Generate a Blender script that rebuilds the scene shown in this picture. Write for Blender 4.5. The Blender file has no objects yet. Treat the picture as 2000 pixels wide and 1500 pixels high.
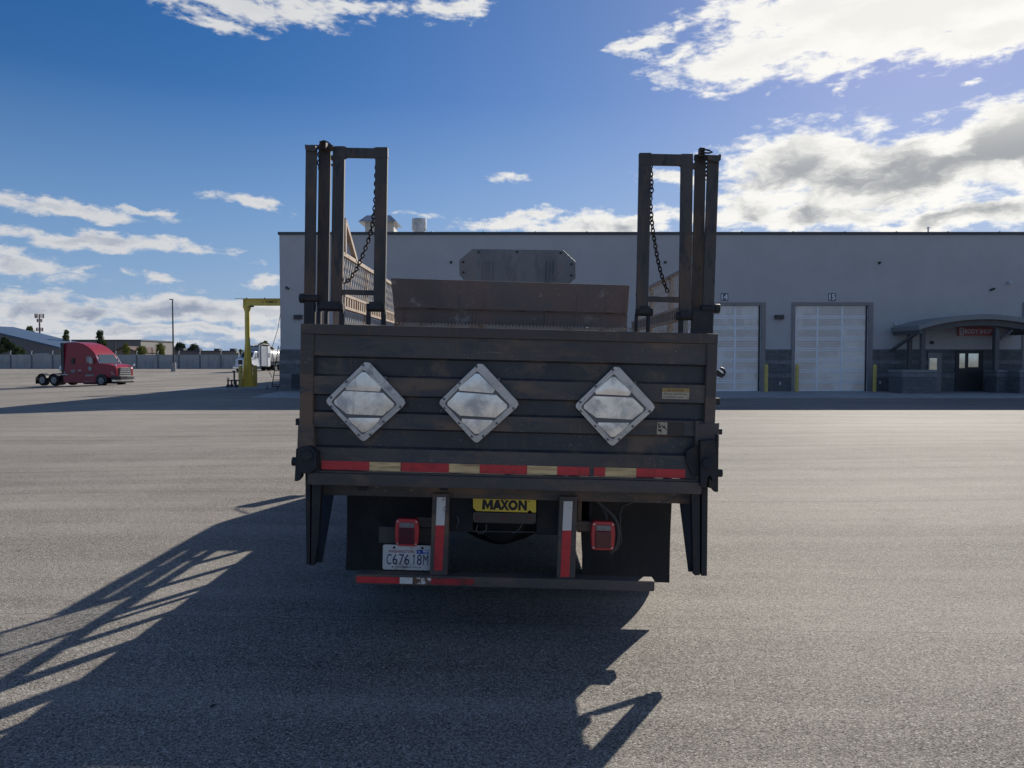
import bpy, math, random
from mathutils import Vector, Matrix, noise as mnoise

random.seed(7)
R = math.radians
sc = bpy.context.scene
col = sc.collection

# ------------------------------------------------------------------ camera
CAM_H = 1.7
F = 1450.0                       # focal length in pixels of a 2000 px wide frame
PITCH = math.atan(50.0 / F)
cam_d = bpy.data.cameras.new('camera')
cam = bpy.data.objects.new('camera', cam_d)
col.objects.link(cam)
cam.location = (0, 0, CAM_H)
cam.rotation_euler = (R(90) - PITCH, 0, 0)
cam_d.sensor_width = 36.0
cam_d.lens = 36.0 * F / 2000.0
cam_d.clip_start = 0.05
cam_d.clip_end = 6000.0
sc.camera = cam

# ------------------------------------------------------------------ sun, sky, exposure
SUN_AZ, SUN_EL = R(30.0), R(27.5)     # azimuth measured from +Y towards +X
sun_dir = Vector((math.sin(SUN_AZ) * math.cos(SUN_EL), math.cos(SUN_AZ) * math.cos(SUN_EL), math.sin(SUN_EL)))
sl = bpy.data.lights.new('sun', 'SUN')
sl.energy = 5.0
sl.angle = R(0.53)
sl.color = (1.0, 0.93, 0.82)
so = bpy.data.objects.new('sun', sl)
so.rotation_euler = (-sun_dir).to_track_quat('-Z', 'Y').to_euler()
so.location = (30, 50, 40)
col.objects.link(so)

sc.view_settings.view_transform = 'Standard'
sc.view_settings.look = 'None'
sc.view_settings.exposure = 0.35
sc.view_settings.gamma = 1.0
sc.render.engine = 'CYCLES'
sc.cycles.max_bounces = 6
sc.cycles.diffuse_bounces = 3
sc.cycles.glossy_bounces = 3
sc.cycles.transmission_bounces = 3
sc.cycles.sample_clamp_indirect = 4.0
sc.cycles.use_denoising = True


class NT:
    """small helper around a node tree"""
    def __init__(s, tree):
        s.t = tree
        s.n = tree.nodes
        s.l = tree.links

    def node(s, typ, **kw):
        n = s.n.new(typ)
        for k, v in kw.items():
            setattr(n, k, v)
        return n

    def put(s, sock, v):
        if v is None:
            return
        if isinstance(v, bpy.types.NodeSocket):
            s.l.new(v, sock)
        else:
            sock.default_value = v

    def math(s, op, a, b=None, c=None, clamp=False):
        n = s.node('ShaderNodeMath', operation=op)
        n.use_clamp = clamp
        s.put(n.inputs[0], a)
        s.put(n.inputs[1], b)
        s.put(n.inputs[2], c)
        return n.outputs[0]

    def ramp(s, v, lo, hi, a=0.0, b=1.0, smooth=True):
        n = s.node('ShaderNodeMapRange')
        n.interpolation_type = 'SMOOTHSTEP' if smooth else 'LINEAR'
        s.put(n.inputs['Value'], v)
        n.inputs['From Min'].default_value = lo
        n.inputs['From Max'].default_value = hi
        n.inputs['To Min'].default_value = a
        n.inputs['To Max'].default_value = b
        return n.outputs['Result']

    def mix(s, f, a, b, typ='RGBA', blend='MIX'):
        n = s.node('ShaderNodeMix', data_type=typ)
        if typ == 'RGBA':
            n.blend_type = blend
            i = (0, 6, 7)
            o = 2
        else:
            i = (0, 2, 3)
            o = 0
        for k, v in zip(i, (f, a, b)):
            if isinstance(v, (tuple, list)) and len(v) == 3:
                v = (*v, 1.0)
            s.put(n.inputs[k], v)
        return n.outputs[o]

    def noise(s, vec, scale, detail=3.0, rough=0.5, dist=0.0):
        n = s.node('ShaderNodeTexNoise')
        s.put(n.inputs['Vector'], vec)
        n.inputs['Scale'].default_value = scale
        n.inputs['Detail'].default_value = detail
        n.inputs['Roughness'].default_value = rough
        n.inputs['Distortion'].default_value = dist
        return n

    def mapping(s, vec, loc=(0, 0, 0), rot=(0, 0, 0), scale=(1, 1, 1), typ='POINT'):
        n = s.node('ShaderNodeMapping', vector_type=typ)
        s.put(n.inputs['Vector'], vec)
        n.inputs['Location'].default_value = loc
        n.inputs['Rotation'].default_value = rot
        n.inputs['Scale'].default_value = scale
        return n.outputs[0]


def cdir(u, v):
    """photo pixel (2000 px frame) -> azimuth, tangent of elevation"""
    x = u - 1000.0
    y = F * math.cos(PITCH) + (750.0 - v) * math.sin(PITCH)
    z = -F * math.sin(PITCH) + (750.0 - v) * math.cos(PITCH)
    return math.atan2(x, y), z / math.hypot(x, y)


world = bpy.data.worlds.new("World")
sc.world = world
world.use_nodes = True
W = NT(world.node_tree)
W.n.clear()
wout = W.node('ShaderNodeOutputWorld')
bg = W.node('ShaderNodeBackground')
bg.inputs['Strength'].default_value = 0.06
sky = W.node('ShaderNodeTexSky')
sky.sky_type = 'NISHITA'
sky.sun_disc = False
sky.sun_elevation = SUN_EL
sky.sun_rotation = SUN_AZ
sky.altitude = 800
sky.air_density = 1.15
sky.dust_density = 0.35
sky.ozone_density = 3.0
hs = W.node('ShaderNodeHueSaturation')
hs.inputs['Saturation'].default_value = 1.38
hs.inputs['Value'].default_value = 1.0
W.l.new(sky.outputs[0], hs.inputs['Color'])

tc = W.node('ShaderNodeTexCoord')
sep = W.node('ShaderNodeSeparateXYZ')
W.l.new(tc.outputs['Generated'], sep.inputs[0])
az = W.math('ARCTAN2', sep.outputs[0], sep.outputs[1])
hor = W.math('SQRT', W.math('ADD', W.math('MULTIPLY', sep.outputs[0], sep.outputs[0]),
                            W.math('MULTIPLY', sep.outputs[1], sep.outputs[1])))
te = W.math('DIVIDE', sep.outputs[2], W.math('MAXIMUM', hor, 0.02))
cmb = W.node('ShaderNodeCombineXYZ')
W.l.new(az, cmb.inputs[0])
W.l.new(te, cmb.inputs[1])
ae = cmb.outputs[0]
# warp the sky coordinates so cloud outlines break up
wn = W.noise(W.mapping(ae, scale=(1.0, 1.9, 1.0)), 9.0, 5.0, 0.62)
wsub = W.node('ShaderNodeVectorMath', operation='SUBTRACT')
W.l.new(wn.outputs['Color'], wsub.inputs[0])
wsub.inputs[1].default_value = (0.5, 0.5, 0.5)
wscl = W.node('ShaderNodeVectorMath', operation='MULTIPLY')
W.l.new(wsub.outputs[0], wscl.inputs[0])
wscl.inputs[1].default_value = (0.10, 0.055, 0.0)
wadd = W.node('ShaderNodeVectorMath', operation='ADD')
W.l.new(ae, wadd.inputs[0])
W.l.new(wscl.outputs[0], wadd.inputs[1])
wae = wadd.outputs[0]

# clouds: centre pixel, half width, half height, tilt (degrees, counter-clockwise), strength
CLOUDS = [
    (1790, 22, 440, 88, 4, 1.25), (1500, 100, 230, 50, 6, 1.0), (1930, 70, 200, 42, 0, 1.2), (1640, 0, 300, 60, 0, 1.1),
    (1560, 325, 180, 74, 6, 1.1), (1750, 345, 240, 74, 10, 1.3), (1960, 290, 170, 84, 12, 1.3),
    (1880, 425, 290, 26, 8, 1.0), (1600, 415, 210, 34, 0, 0.95), (1470, 400, 110, 60, 0, 0.95), (2060, 340, 110, 80, 0, 1.2),
    (1190, 436, 170, 24, 2, 0.95), (1000, 425, 110, 13, 3, 0.75), (990, 355, 42, 14, -5, 0.62), (1310, 340, 60, 14, -12, 0.7),
    (1255, 80, 65, 26, 12, 0.72), (1320, 55, 30, 14, 20, 0.6), (880, 15, 75, 26, 0, 0.72), (460, 5, 210, 36, -4, 0.85), (420, 40, 90, 24, -10, 0.7),
    (620, 8, 190, 22, 0, 0.65),
    (110, 398, 190, 18, -3, 0.85), (290, 408, 90, 8, -1, 0.7), (200, 466, 230, 17, -2, 0.95),
    (60, 510, 110, 26, -14, 0.85), (180, 520, 34, 12, 0, 0.7), (480, 397, 75, 17, -8, 0.72), (290, 546, 56, 12, -10, 0.7),
    (525, 553, 34, 15, -5, 0.8), (400, 560, 60, 7, 0, 0.45), (18, 550, 24, 7, 0, 0.5),
    (60, 600, 110, 34, 0, 1.05), (170, 612, 70, 26, 0, 1.0), (350, 600, 130, 25, 4, 1.1), (480, 608, 130, 20, 0, 1.05),
    (300, 640, 420, 14, 0, 0.8), (120, 655, 320, 12, 0, 0.8), (560, 640, 200, 12, 0, 0.7), (360, 676, 70, 9, 0, 0.55),
    (1650, 175, 20, 9, 30, 0.5), (1505, 172, 18, 9, 30, 0.5), (1385, 172, 30, 7, 0, 0.5), (1915, 168, 22, 7, 0, 0.6),
    (1690, 120, 70, 16, 12, 0.8), (830, 418, 60, 5, 0, 0.4), (510, 500, 26, 8, 10, 0.35),
]
best = None
for (u, v, a, b, tilt, st) in CLOUDS:
    ca, ce = cdir(u, v)
    ca2, ce2 = cdir(u + a, v)
    ca3, ce3 = cdir(u, v - b)
    m = W.mapping(wae, loc=(ca, ce, 0), rot=(0, 0, R(tilt)), scale=(abs(ca2 - ca), abs(ce3 - ce), 1.0), typ='TEXTURE')
    ln = W.node('ShaderNodeVectorMath', operation='LENGTH')
    W.l.new(m, ln.inputs[0])
    d = W.ramp(ln.outputs['Value'], 1.55, 0.25, 0.0, st, smooth=False)
    best = d if best is None else W.math('MAXIMUM', best, d)
# scattered small clouds added as fill light over the rest of the sky, out of the photograph's view
rest = W.noise(W.mapping(ae, scale=(1.0, 2.6, 1.0)), 2.3, 4.0, 0.6)
away = W.math('MAXIMUM', W.ramp(W.math('ABSOLUTE', az), 0.72, 1.1), W.ramp(te, 0.75, 1.1))
restm = W.math('MULTIPLY', W.ramp(rest.outputs['Fac'], 0.51, 0.73), away)
best = W.math('MAXIMUM', best, restm)
fine = W.noise(W.mapping(ae, loc=(3.1, 1.7, 0), scale=(1.0, 2.2, 1.0)), 26.0, 7.0, 0.62, 0.2)
finer = W.math('MULTIPLY', W.math('SUBTRACT', fine.outputs['Fac'], 0.5), 2.0)
dens = W.math('ADD', best, finer)
cover = W.ramp(dens, 0.20, 0.72)
cover = W.math('MULTIPLY', cover, W.ramp(best, 0.02, 0.22))
# thick middles are greyer, rims and the side towards the sun are brighter
puff = W.noise(W.mapping(wae, loc=(7.0, 2.0, 0), scale=(1.0, 2.0, 1.0)), 14.0, 6.0, 0.6)
thick = W.math('ADD', best, W.math('MULTIPLY', W.math('SUBTRACT', puff.outputs['Fac'], 0.5), 1.7))
grey = W.ramp(thick, 0.62, 1.28)
lowgrey = W.ramp(te, 0.32, 0.22)
grey = W.math('MULTIPLY', grey, W.math('ADD', 0.16, W.math('MULTIPLY', lowgrey, 0.84)))
nearsun = W.ramp(az, -0.6, 0.55)
cl_lit = W.mix(nearsun, (8.2, 8.4, 8.8), (13.0, 12.8, 12.2))
cl_dark = W.mix(nearsun, (3.7, 4.4, 5.9), (5.0, 5.2, 5.5))
clc = W.mix(grey, cl_lit, cl_dark)
lowf = W.math('MULTIPLY', W.ramp(te, 0.34, 0.0, smooth=False), 0.85)
lowc = W.mix(W.ramp(az, -0.6, 0.6), (2.9, 5.1, 8.4), (5.2, 6.8, 9.0))
tint = W.mix(1.0, hs.outputs['Color'], (1.10, 0.88, 1.02), blend='MULTIPLY')
skb = W.mix(lowf, tint, lowc)
skb = W.mix(W.math('MULTIPLY', W.ramp(az, -0.45, 0.45), 0.20), skb, (5.2, 6.6, 9.0))
skyc = W.mix(cover, skb, clc)
W.l.new(skyc, bg.inputs['Color'])
W.l.new(bg.outputs[0], wout.inputs[0])


# ------------------------------------------------------------------ measuring helpers
def P(u, v, Y):
    """the world point at depth Y that the photograph shows at pixel (u, v)"""
    x = u - 1000.0
    y = F * math.cos(PITCH) + (750.0 - v) * math.sin(PITCH)
    z = -F * math.sin(PITCH) + (750.0 - v) * math.cos(PITCH)
    k = Y / y
    return Vector((x * k, Y, CAM_H + z * k))


def smooth(a, b, x):
    t = min(1.0, max(0.0, (x - a) / (b - a)))
    return t * t * (3 - 2 * t)


def gh(X, Y):
    """height of the paved yard: level by the building, falling away to the left"""
    lean = math.tan(R(1.4))
    a = -lean * max(-2.6, min(2.6, X)) * (1 - smooth(3.5, 9.0, abs(X))) * (1 - smooth(13, 22, Y)) * smooth(-2, 2, Y)
    b = -0.031 * min(30.0, max(0.0, -X - 13.0)) * (1 - 0.9 * smooth(75, 128, Y))
    return a + b


# ------------------------------------------------------------------ mesh building
OFF = {}


class MB:
    def __init__(s):
        s.v = []
        s.f = []
        s.m = []
        s.M = None
        s.g = []

    def _add(s, vs, fs, m=0):
        o = len(s.v)
        for p in vs:
            p = Vector(p)
            s.v.append(s.M @ p if s.M is not None else p)
        s.g.append((o, len(s.f)))
        for f in fs:
            s.f.append(tuple(o + i for i in f))
            s.m.append(m)
        return s

    def box(s, x0, x1, y0, y1, z0, z1, m=0):
        if x0 > x1: x0, x1 = x1, x0
        if y0 > y1: y0, y1 = y1, y0
        if z0 > z1: z0, z1 = z1, z0
        vs = [(x, y, z) for z in (z0, z1) for y in (y0, y1) for x in (x0, x1)]
        return s._add(vs, [(0, 2, 3, 1), (4, 5, 7, 6), (0, 1, 5, 4), (2, 6, 7, 3), (0, 4, 6, 2), (1, 3, 7, 5)], m)

    def prism(s, poly, axis, a, b, m=0):
        """poly: 2D points in the plane across axis; x:(y,z)  y:(x,z)  z:(x,y)"""
        if a > b: a, b = b, a
        area = sum(poly[i][0] * poly[(i + 1) % len(poly)][1] - poly[(i + 1) % len(poly)][0] * poly[i][1] for i in range(len(poly)))
        if (area < 0) != (axis == 'y'):
            poly = poly[::-1]
        n = len(poly)
        mk = {'x': lambda p, t: (t, p[0], p[1]), 'y': lambda p, t: (p[0], t, p[1]), 'z': lambda p, t: (p[0], p[1], t)}[axis]
        vs = [mk(p, a) for p in poly] + [mk(p, b) for p in poly]
        fs = [tuple(range(n))[::-1], tuple(range(n, 2 * n))]
        fs += [(i, (i + 1) % n, n + (i + 1) % n, n + i) for i in range(n)]
        return s._add(vs, fs, m)

    def hexa(s, p, m=0):
        """eight corners: four of one end (in order round), four of the other"""
        return s._add(p, [(0, 3, 2, 1), (4, 5, 6, 7), (0, 1, 5, 4), (1, 2, 6, 5), (2, 3, 7, 6), (3, 0, 4, 7)], m)

    def bar(s, a, b, w, h, m=0, up=(0, 0, 1)):
        """square bar between two points; w across, h along up"""
        a, b = Vector(a), Vector(b)
        d = (b - a).normalized()
        u = Vector(up)
        if abs(d.dot(u)) > 0.98:
            u = Vector((0, 1, 0))
        r = d.cross(u).normalized()
        u = r.cross(d).normalized()
        r *= w / 2
        u *= h / 2
        p = [a - r - u, a + r - u, a + r + u, a - r + u, b - r - u, b + r - u, b + r + u, b - r + u]
        return s.hexa(p, m)

    def cyl(s, a, b, r0, r1=None, n=16, m=0, caps=True):
        r1 = r0 if r1 is None else r1
        a, b = Vector(a), Vector(b)
        d = (b - a).normalized()
        u = Vector((0, 0, 1)) if abs(d.z) < 0.9 else Vector((1, 0, 0))
        e1 = d.cross(u).normalized()
        e2 = d.cross(e1)
        vs = []
        for c, r in ((a, r0), (b, r1)):
            for i in range(n):
                t = 2 * math.pi * i / n
                vs.append(c + e1 * (r * math.cos(t)) + e2 * (r * math.sin(t)))
        fs = [(i, (i + 1) % n, n + (i + 1) % n, n + i) for i in range(n)]
        if caps:
            fs += [tuple(range(n))[::-1], tuple(range(n, 2 * n))]
        return s._add(vs, fs, m)

    def lathe(s, prof, c, axis='y', n=24, m=0):
        """prof: (radius, position along axis)"""
        c = Vector(c)
        vs = []
        for r, t in prof:
            for i in range(n):
                q = 2 * math.pi * i / n
                x, y = r * math.cos(q), r * math.sin(q)
                vs.append(c + Vector({'y': (x, t, y), 'x': (t, x, y), 'z': (x, y, t)}[axis]))
        k = len(prof)
        fs = []
        for j in range(k - 1):
            for i in range(n):
                fs.append((j * n + i, j * n + (i + 1) % n, (j + 1) * n + (i + 1) % n, (j + 1) * n + i))
        fs += [tuple(range(n))[::-1], tuple(range((k - 1) * n, k * n))]
        return s._add(vs, fs, m)

    def tube(s, pts, r, n=8, m=0, closed=False):
        pts = [Vector(p) for p in pts]
        vs = []
        k = len(pts)
        prev = None
        for i, p in enumerate(pts):
            if closed:
                d = (pts[(i + 1) % k] - pts[i - 1]).normalized()
            else:
                d = (pts[min(i + 1, k - 1)] - pts[max(i - 1, 0)]).normalized()
            if prev is None:
                u = Vector((0, 0, 1)) if abs(d.z) < 0.9 else Vector((1, 0, 0))
                e1 = d.cross(u).normalized()
            else:
                e1 = (prev - d * prev.dot(d)).normalized()
            prev = e1
            e2 = d.cross(e1)
            for j in range(n):
                t = 2 * math.pi * j / n
                vs.append(p + e1 * (r * math.cos(t)) + e2 * (r * math.sin(t)))
        fs = []
        for i in range(k if closed else k - 1):
            for j in range(n):
                a, b = i * n, ((i + 1) % k) * n
                fs.append((a + j, a + (j + 1) % n, b + (j + 1) % n, b + j))
        if not closed:
            fs += [tuple(range(n))[::-1], tuple(range((k - 1) * n, k * n))]
        return s._add(vs, fs, m)

    def merge(s, vs, fs, m=0):
        return s._add(vs, fs, m)

    def build_each(s, name, mats, parent=None, bevel=0.0, **kw):
        """every shape added becomes an object of its own"""
        out = []
        for i, (v0, f0) in enumerate(s.g):
            v1, f1 = s.g[i + 1] if i + 1 < len(s.g) else (len(s.v), len(s.f))
            q = MB()
            q.v = s.v[v0:v1]
            q.f = [tuple(k - v0 for k in f) for f in s.f[f0:f1]]
            q.m = s.m[f0:f1]
            out.append(q.build(name, mats, parent, bevel, **kw))
        return out

    def build(s, name, mats, parent=None, bevel=0.0, smooth_=False, origin=None, segs=2):
        if not isinstance(mats, (list, tuple)):
            mats = [mats]
        off = Vector((0, 0, 0))
        if parent is not None:
            off = OFF.get(parent.name, off)
        elif origin is not None:
            off = Vector(origin)
        me = bpy.data.meshes.new(name)
        me.from_pydata([tuple(p - off) for p in s.v], [], s.f)
        for mt in mats:
            me.materials.append(mt)
        me.polygons.foreach_set('material_index', s.m)
        if smooth_:
            me.polygons.foreach_set('use_smooth', [True] * len(me.polygons))
        me.update()
        o = bpy.data.objects.new(name, me)
        col.objects.link(o)
        if parent is not None:
            o.parent = parent
            OFF[o.name] = off
        elif origin is not None:
            o.location = off
            OFF[o.name] = off
        if bevel > 0:
            b = o.modifiers.new('bevel', 'BEVEL')
            b.width = bevel
            b.segments = segs
            b.limit_method = 'ANGLE'
            b.angle_limit = R(40)
        if smooth_:
            try:
                me.set_sharp_from_angle(angle=R(40))
            except Exception:
                pass
        return o


def box(name, mt, dims, parent=None, bevel=0.0, origin=None):
    m = MB()
    m.box(*dims)
    return m.build(name, mt, parent, bevel, origin=origin)


def tag(o, label=None, cat=None, group=None, kind=None):
    if label: o['label'] = label
    if cat: o['category'] = cat
    if group: o['group'] = group
    if kind: o['kind'] = kind
    return o


def empty(name, loc, label, cat, group=None, rz=0.0, world_coords=False):
    """a thing's root; with world_coords its parts are authored in world coordinates"""
    o = bpy.data.objects.new(name, None)
    o.empty_display_size = 0.3
    col.objects.link(o)
    o.location = loc
    o.rotation_euler = (0, 0, rz)
    tag(o, label, cat, group)
    OFF[o.name] = Vector(loc) if world_coords else Vector((0, 0, 0))
    return o


_fc = {}


def text_geo(s, bold=0.0):
    """outline letters as flat faces, about 1 unit tall, lower left at 0,0"""
    key = (s, bold)
    if key in _fc:
        return _fc[key]
    cu = bpy.data.curves.new('t', 'FONT')
    cu.body = s
    cu.size = 1.0
    cu.offset = bold
    cu.resolution_u = 3
    cu.fill_mode = 'FRONT'
    o = bpy.data.objects.new('t', cu)
    col.objects.link(o)
    dg = bpy.context.evaluated_depsgraph_get()
    me = bpy.data.meshes.new_from_object(o.evaluated_get(dg))
    vs = [v.co.copy() for v in me.vertices]
    fs = [tuple(p.vertices) for p in me.polygons]
    bpy.data.objects.remove(o)
    bpy.data.curves.remove(cu)
    bpy.data.meshes.remove(me)
    x0 = min(v.x for v in vs); x1 = max(v.x for v in vs)
    y0 = min(v.y for v in vs); y1 = max(v.y for v in vs)
    vs = [((v.x - x0) / (x1 - x0), (v.y - y0) / (y1 - y0)) for v in vs]
    _fc[key] = (vs, fs)
    return _fc[key]


def put_text(mb, s, x0, x1, z0, z1, y, m=0, bold=0.0, skew=0.0, thick=0.0):
    """letters standing in the x,z plane facing -y, filling the box x0..x1, z0..z1"""
    vs, fs = text_geo(s, bold)
    pts = [(x0 + a * (x1 - x0) + skew * b * (z1 - z0), y, z0 + b * (z1 - z0)) for a, b in vs]
    # blender text faces +z; standing it up faces it to -y without flipping
    mb.merge(pts, fs, m)


# ------------------------------------------------------------------ materials
_mats = {}


def mat(name, c, rough=0.6, metal=0.0, c2=None, scale=6.0, lo=0.45, hi=0.6, detail=6.0, var=0.12, vscale=2.0,
        bump=0.0, bscale=60.0, spec=0.5, rough2=None, stretch=(1, 1, 1), c3=None, s3=20.0, lo3=0.6, hi3=0.7,
        emit=None, alpha=None, trans=0.0, coat=0.0, runs=None, chips=None):
    if name in _mats:
        return _mats[name]
    m = bpy.data.materials.new(name)
    m.use_nodes = True
    N = NT(m.node_tree)
    N.n.clear()
    out = N.node('ShaderNodeOutputMaterial')
    b = N.node('ShaderNodeBsdfPrincipled')
    N.l.new(b.outputs[0], out.inputs[0])
    t = N.node('ShaderNodeTexCoord')
    vec = N.mapping(t.outputs['Object'], scale=stretch)
    base = (*c, 1.0)
    if var > 0:
        vn = N.noise(vec, vscale, 5.0, 0.6)
        k = N.ramp(vn.outputs['Fac'], 0.25, 0.75, 1 - var, 1 + var, smooth=False)
        mm = N.node('ShaderNodeVectorMath', operation='SCALE')
        mm.inputs[0].default_value = c
        N.l.new(k, mm.inputs['Scale'])
        base = mm.outputs[0]
    rr = rough
    if c2 is not None:
        n2 = N.noise(vec, scale, detail, 0.62, 0.3)
        f2 = N.ramp(n2.outputs['Fac'], lo, hi)
        base = N.mix(f2, base, (*c2, 1.0))
        if rough2 is not None:
            rr = N.mix(f2, rough, rough2, typ='FLOAT')
    if c3 is not None:
        n3 = N.noise(vec, s3, 8.0, 0.7)
        f3 = N.ramp(n3.outputs['Fac'], lo3, hi3)
        base = N.mix(f3, base, (*c3, 1.0))
    if runs is not None:
        # rust or dirt that has run down the face
        nr = N.noise(N.mapping(t.outputs['Object'], scale=(14.0, 14.0, 0.9)), 1.6, 5.0, 0.65)
        nb = N.noise(vec, 1.7, 3.0, 0.5)
        fr_ = N.math('MULTIPLY', N.ramp(nr.outputs['Fac'], 0.54, 0.70), N.ramp(nb.outputs['Fac'], 0.42, 0.62))
        base = N.mix(N.math('MULTIPLY', fr_, runs[1]), base, (*runs[0], 1.0))
    if chips is not None:
        nc = N.noise(vec, 75.0, 2.0, 0.5)
        nd = N.noise(vec, 2.6, 3.0, 0.5)
        sc_1 = N.noise(N.mapping(t.outputs['Object'], rot=(0, R(12), 0), scale=(1.2, 1.0, 46.0)), 2.2, 4.0, 0.6)
        fc = N.math('MULTIPLY', N.ramp(nc.outputs['Fac'], 0.66, 0.70), N.ramp(nd.outputs['Fac'], 0.48, 0.62))
        fs_ = N.math('MULTIPLY', N.ramp(sc_1.outputs['Fac'], 0.68, 0.74), N.ramp(nd.outputs['Fac'], 0.44, 0.60))
        base = N.mix(N.math('MULTIPLY', N.math('MAXIMUM', fc, fs_), 0.8), base, (*chips, 1.0))
    if not isinstance(base, tuple):
        N.l.new(base, b.inputs['Base Color'])
    else:
        b.inputs['Base Color'].default_value = base
    N.put(b.inputs['Roughness'], rr)
    b.inputs['Metallic'].default_value = metal
    b.inputs['Specular IOR Level'].default_value = spec
    if trans:
        b.inputs['Transmission Weight'].default_value = trans
    if coat:
        b.inputs['Coat Weight'].default_value = coat
        b.inputs['Coat Roughness'].default_value = 0.08
    if emit:
        b.inputs['Emission Color'].default_value = (*emit[0], 1)
        b.inputs['Emission Strength'].default_value = emit[1]
    if bump > 0:
        bn = N.noise(vec, bscale, 4.0, 0.6)
        bp = N.node('ShaderNodeBump')
        bp.inputs['Strength'].default_value = bump
        bp.inputs['Distance'].default_value = 0.004
        N.l.new(bn.outputs['Fac'], bp.inputs['Height'])
        N.l.new(bp.outputs[0], b.inputs['Normal'])
    _mats[name] = m
    return m


# weathered steel of the truck
M_PAINT = mat('worn_black_paint', (0.050, 0.054, 0.062), 0.5, c2=(0.155, 0.112, 0.082), scale=3.5, lo=0.52, hi=0.68,
              var=0.35, vscale=1.5, bump=0.25, bscale=90, c3=(0.10, 0.085, 0.07), s3=34, lo3=0.68, hi3=0.76, runs=((0.16, 0.10, 0.065), 0.7), chips=(0.20, 0.19, 0.18))
M_RUST = mat('rust_brown_steel', (0.100, 0.085, 0.076), 0.7, c2=(0.20, 0.13, 0.088), scale=4.0, lo=0.46, hi=0.66,
             var=0.3, vscale=2.2, bump=0.4, bscale=110, c3=(0.075, 0.075, 0.082), s3=11, lo3=0.55, hi3=0.66, stretch=(0.45, 1, 1.3),
             runs=((0.23, 0.13, 0.08), 0.6), chips=(0.25, 0.22, 0.19))
M_RAMP = mat('weathered_ramp_steel', (0.070, 0.064, 0.062), 0.65, c2=(0.13, 0.085, 0.06), scale=5.0, lo=0.48, hi=0.66,
             var=0.35, vscale=3.0, bump=0.4, bscale=110, c3=(0.035, 0.038, 0.045), s3=9, lo3=0.52, hi3=0.62, stretch=(1.6, 1, 0.5))
M_RUSTP = mat('rust_panel_steel', (0.17, 0.138, 0.125), 0.75, c2=(0.21, 0.145, 0.12), scale=2.6, lo=0.44, hi=0.62,
              var=0.25, vscale=1.3, bump=0.3, bscale=80, c3=(0.30, 0.28, 0.26), s3=6, lo3=0.56, hi3=0.68, runs=((0.12, 0.085, 0.07), 0.7), chips=(0.36, 0.33, 0.30))
M_DARK = mat('dark_greasy_steel', (0.018, 0.020, 0.026), 0.6, c2=(0.042, 0.034, 0.028), scale=7, lo=0.5, hi=0.7,
             var=0.3, bump=0.3, bscale=70)
M_GREYP = mat('blue_grey_painted_steel', (0.19, 0.20, 0.205), 0.55, c2=(0.24, 0.19, 0.175), scale=3.2, lo=0.56, hi=0.68,
              var=0.25, vscale=3.0, bump=0.2, bscale=60, c3=(0.145, 0.16, 0.168), s3=5, lo3=0.5, hi3=0.6, stretch=(1, 1, 0.45))
M_RUBBER = mat('black_rubber', (0.014, 0.014, 0.016), 0.7, c2=(0.040, 0.037, 0.034), scale=2.4, lo=0.46, hi=0.72, var=0.3, bump=0.3, bscale=30,
               runs=((0.05, 0.046, 0.042), 0.8))
M_ALUF = mat('brushed_flap_aluminium', (0.88, 0.85, 0.79), 0.30, metal=0.97, c2=(0.58, 0.56, 0.53), scale=7, lo=0.46, hi=0.66,
             var=0.22, vscale=9.0, bump=0.5, bscale=11, rough2=0.5, c3=(0.30, 0.29, 0.28), s3=45, lo3=0.60, hi3=0.72, chips=(0.25, 0.24, 0.23), runs=((0.45, 0.42, 0.38), 0.6))
M_SEAM = mat('dark_seam', (0.16, 0.155, 0.15), 0.6, var=0.3)
M_ALU = mat('scuffed_aluminium', (0.60, 0.58, 0.55), 0.45, metal=0.9, c2=(0.38, 0.37, 0.355), scale=9, lo=0.52, hi=0.72,
            var=0.2, vscale=5.0, bump=0.4, bscale=30, rough2=0.6, c3=(0.12, 0.12, 0.12), s3=50, lo3=0.60, hi3=0.70)
M_TAN = mat('tan_weathered_steel', (0.34, 0.27, 0.215), 0.7, c2=(0.22, 0.12, 0.07), scale=9, lo=0.5, hi=0.7, var=0.2, bump=0.2)
M_GALV = mat('pale_weathered_mesh_steel', (0.42, 0.38, 0.33), 0.75, c2=(0.26, 0.16, 0.10), scale=8, lo=0.52, hi=0.7, var=0.2)
M_CHAIN = mat('chain_steel', (0.035, 0.030, 0.028), 0.5, metal=0.6, c2=(0.09, 0.05, 0.03), scale=14, var=0.3)
M_RED = mat('red_reflective_tape', (0.70, 0.045, 0.050), 0.4, c2=(0.48, 0.03, 0.04), scale=12, lo=0.5, hi=0.75, var=0.15,
            c3=(0.10, 0.04, 0.035), s3=28, lo3=0.58, hi3=0.70, stretch=(1, 1, 2), runs=((0.22, 0.04, 0.04), 0.5))
M_CREAM = mat('dirty_cream_tape', (0.90, 0.64, 0.30), 0.5, c2=(0.45, 0.29, 0.14), scale=10, lo=0.42, hi=0.68, var=0.15,
              stretch=(0.4, 1, 3.5))
M_WTAPE = mat('peeling_white_tape', (0.80, 0.75, 0.68), 0.5, c2=(0.20, 0.11, 0.06), scale=16, lo=0.60, hi=0.66, var=0.1)
M_CHIP = mat('chipped_white_tape', (0.82, 0.75, 0.66), 0.55, c2=(0.16, 0.08, 0.05), scale=22, lo=0.47, hi=0.56, var=0.1)
M_LAMP = mat('red_lamp_housing', (0.62, 0.045, 0.05), 0.35, var=0.08, coat=0.3)
M_LENS = mat('dark_red_lens', (0.10, 0.012, 0.022), 0.25, var=0.15, vscale=20, coat=0.5)
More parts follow.
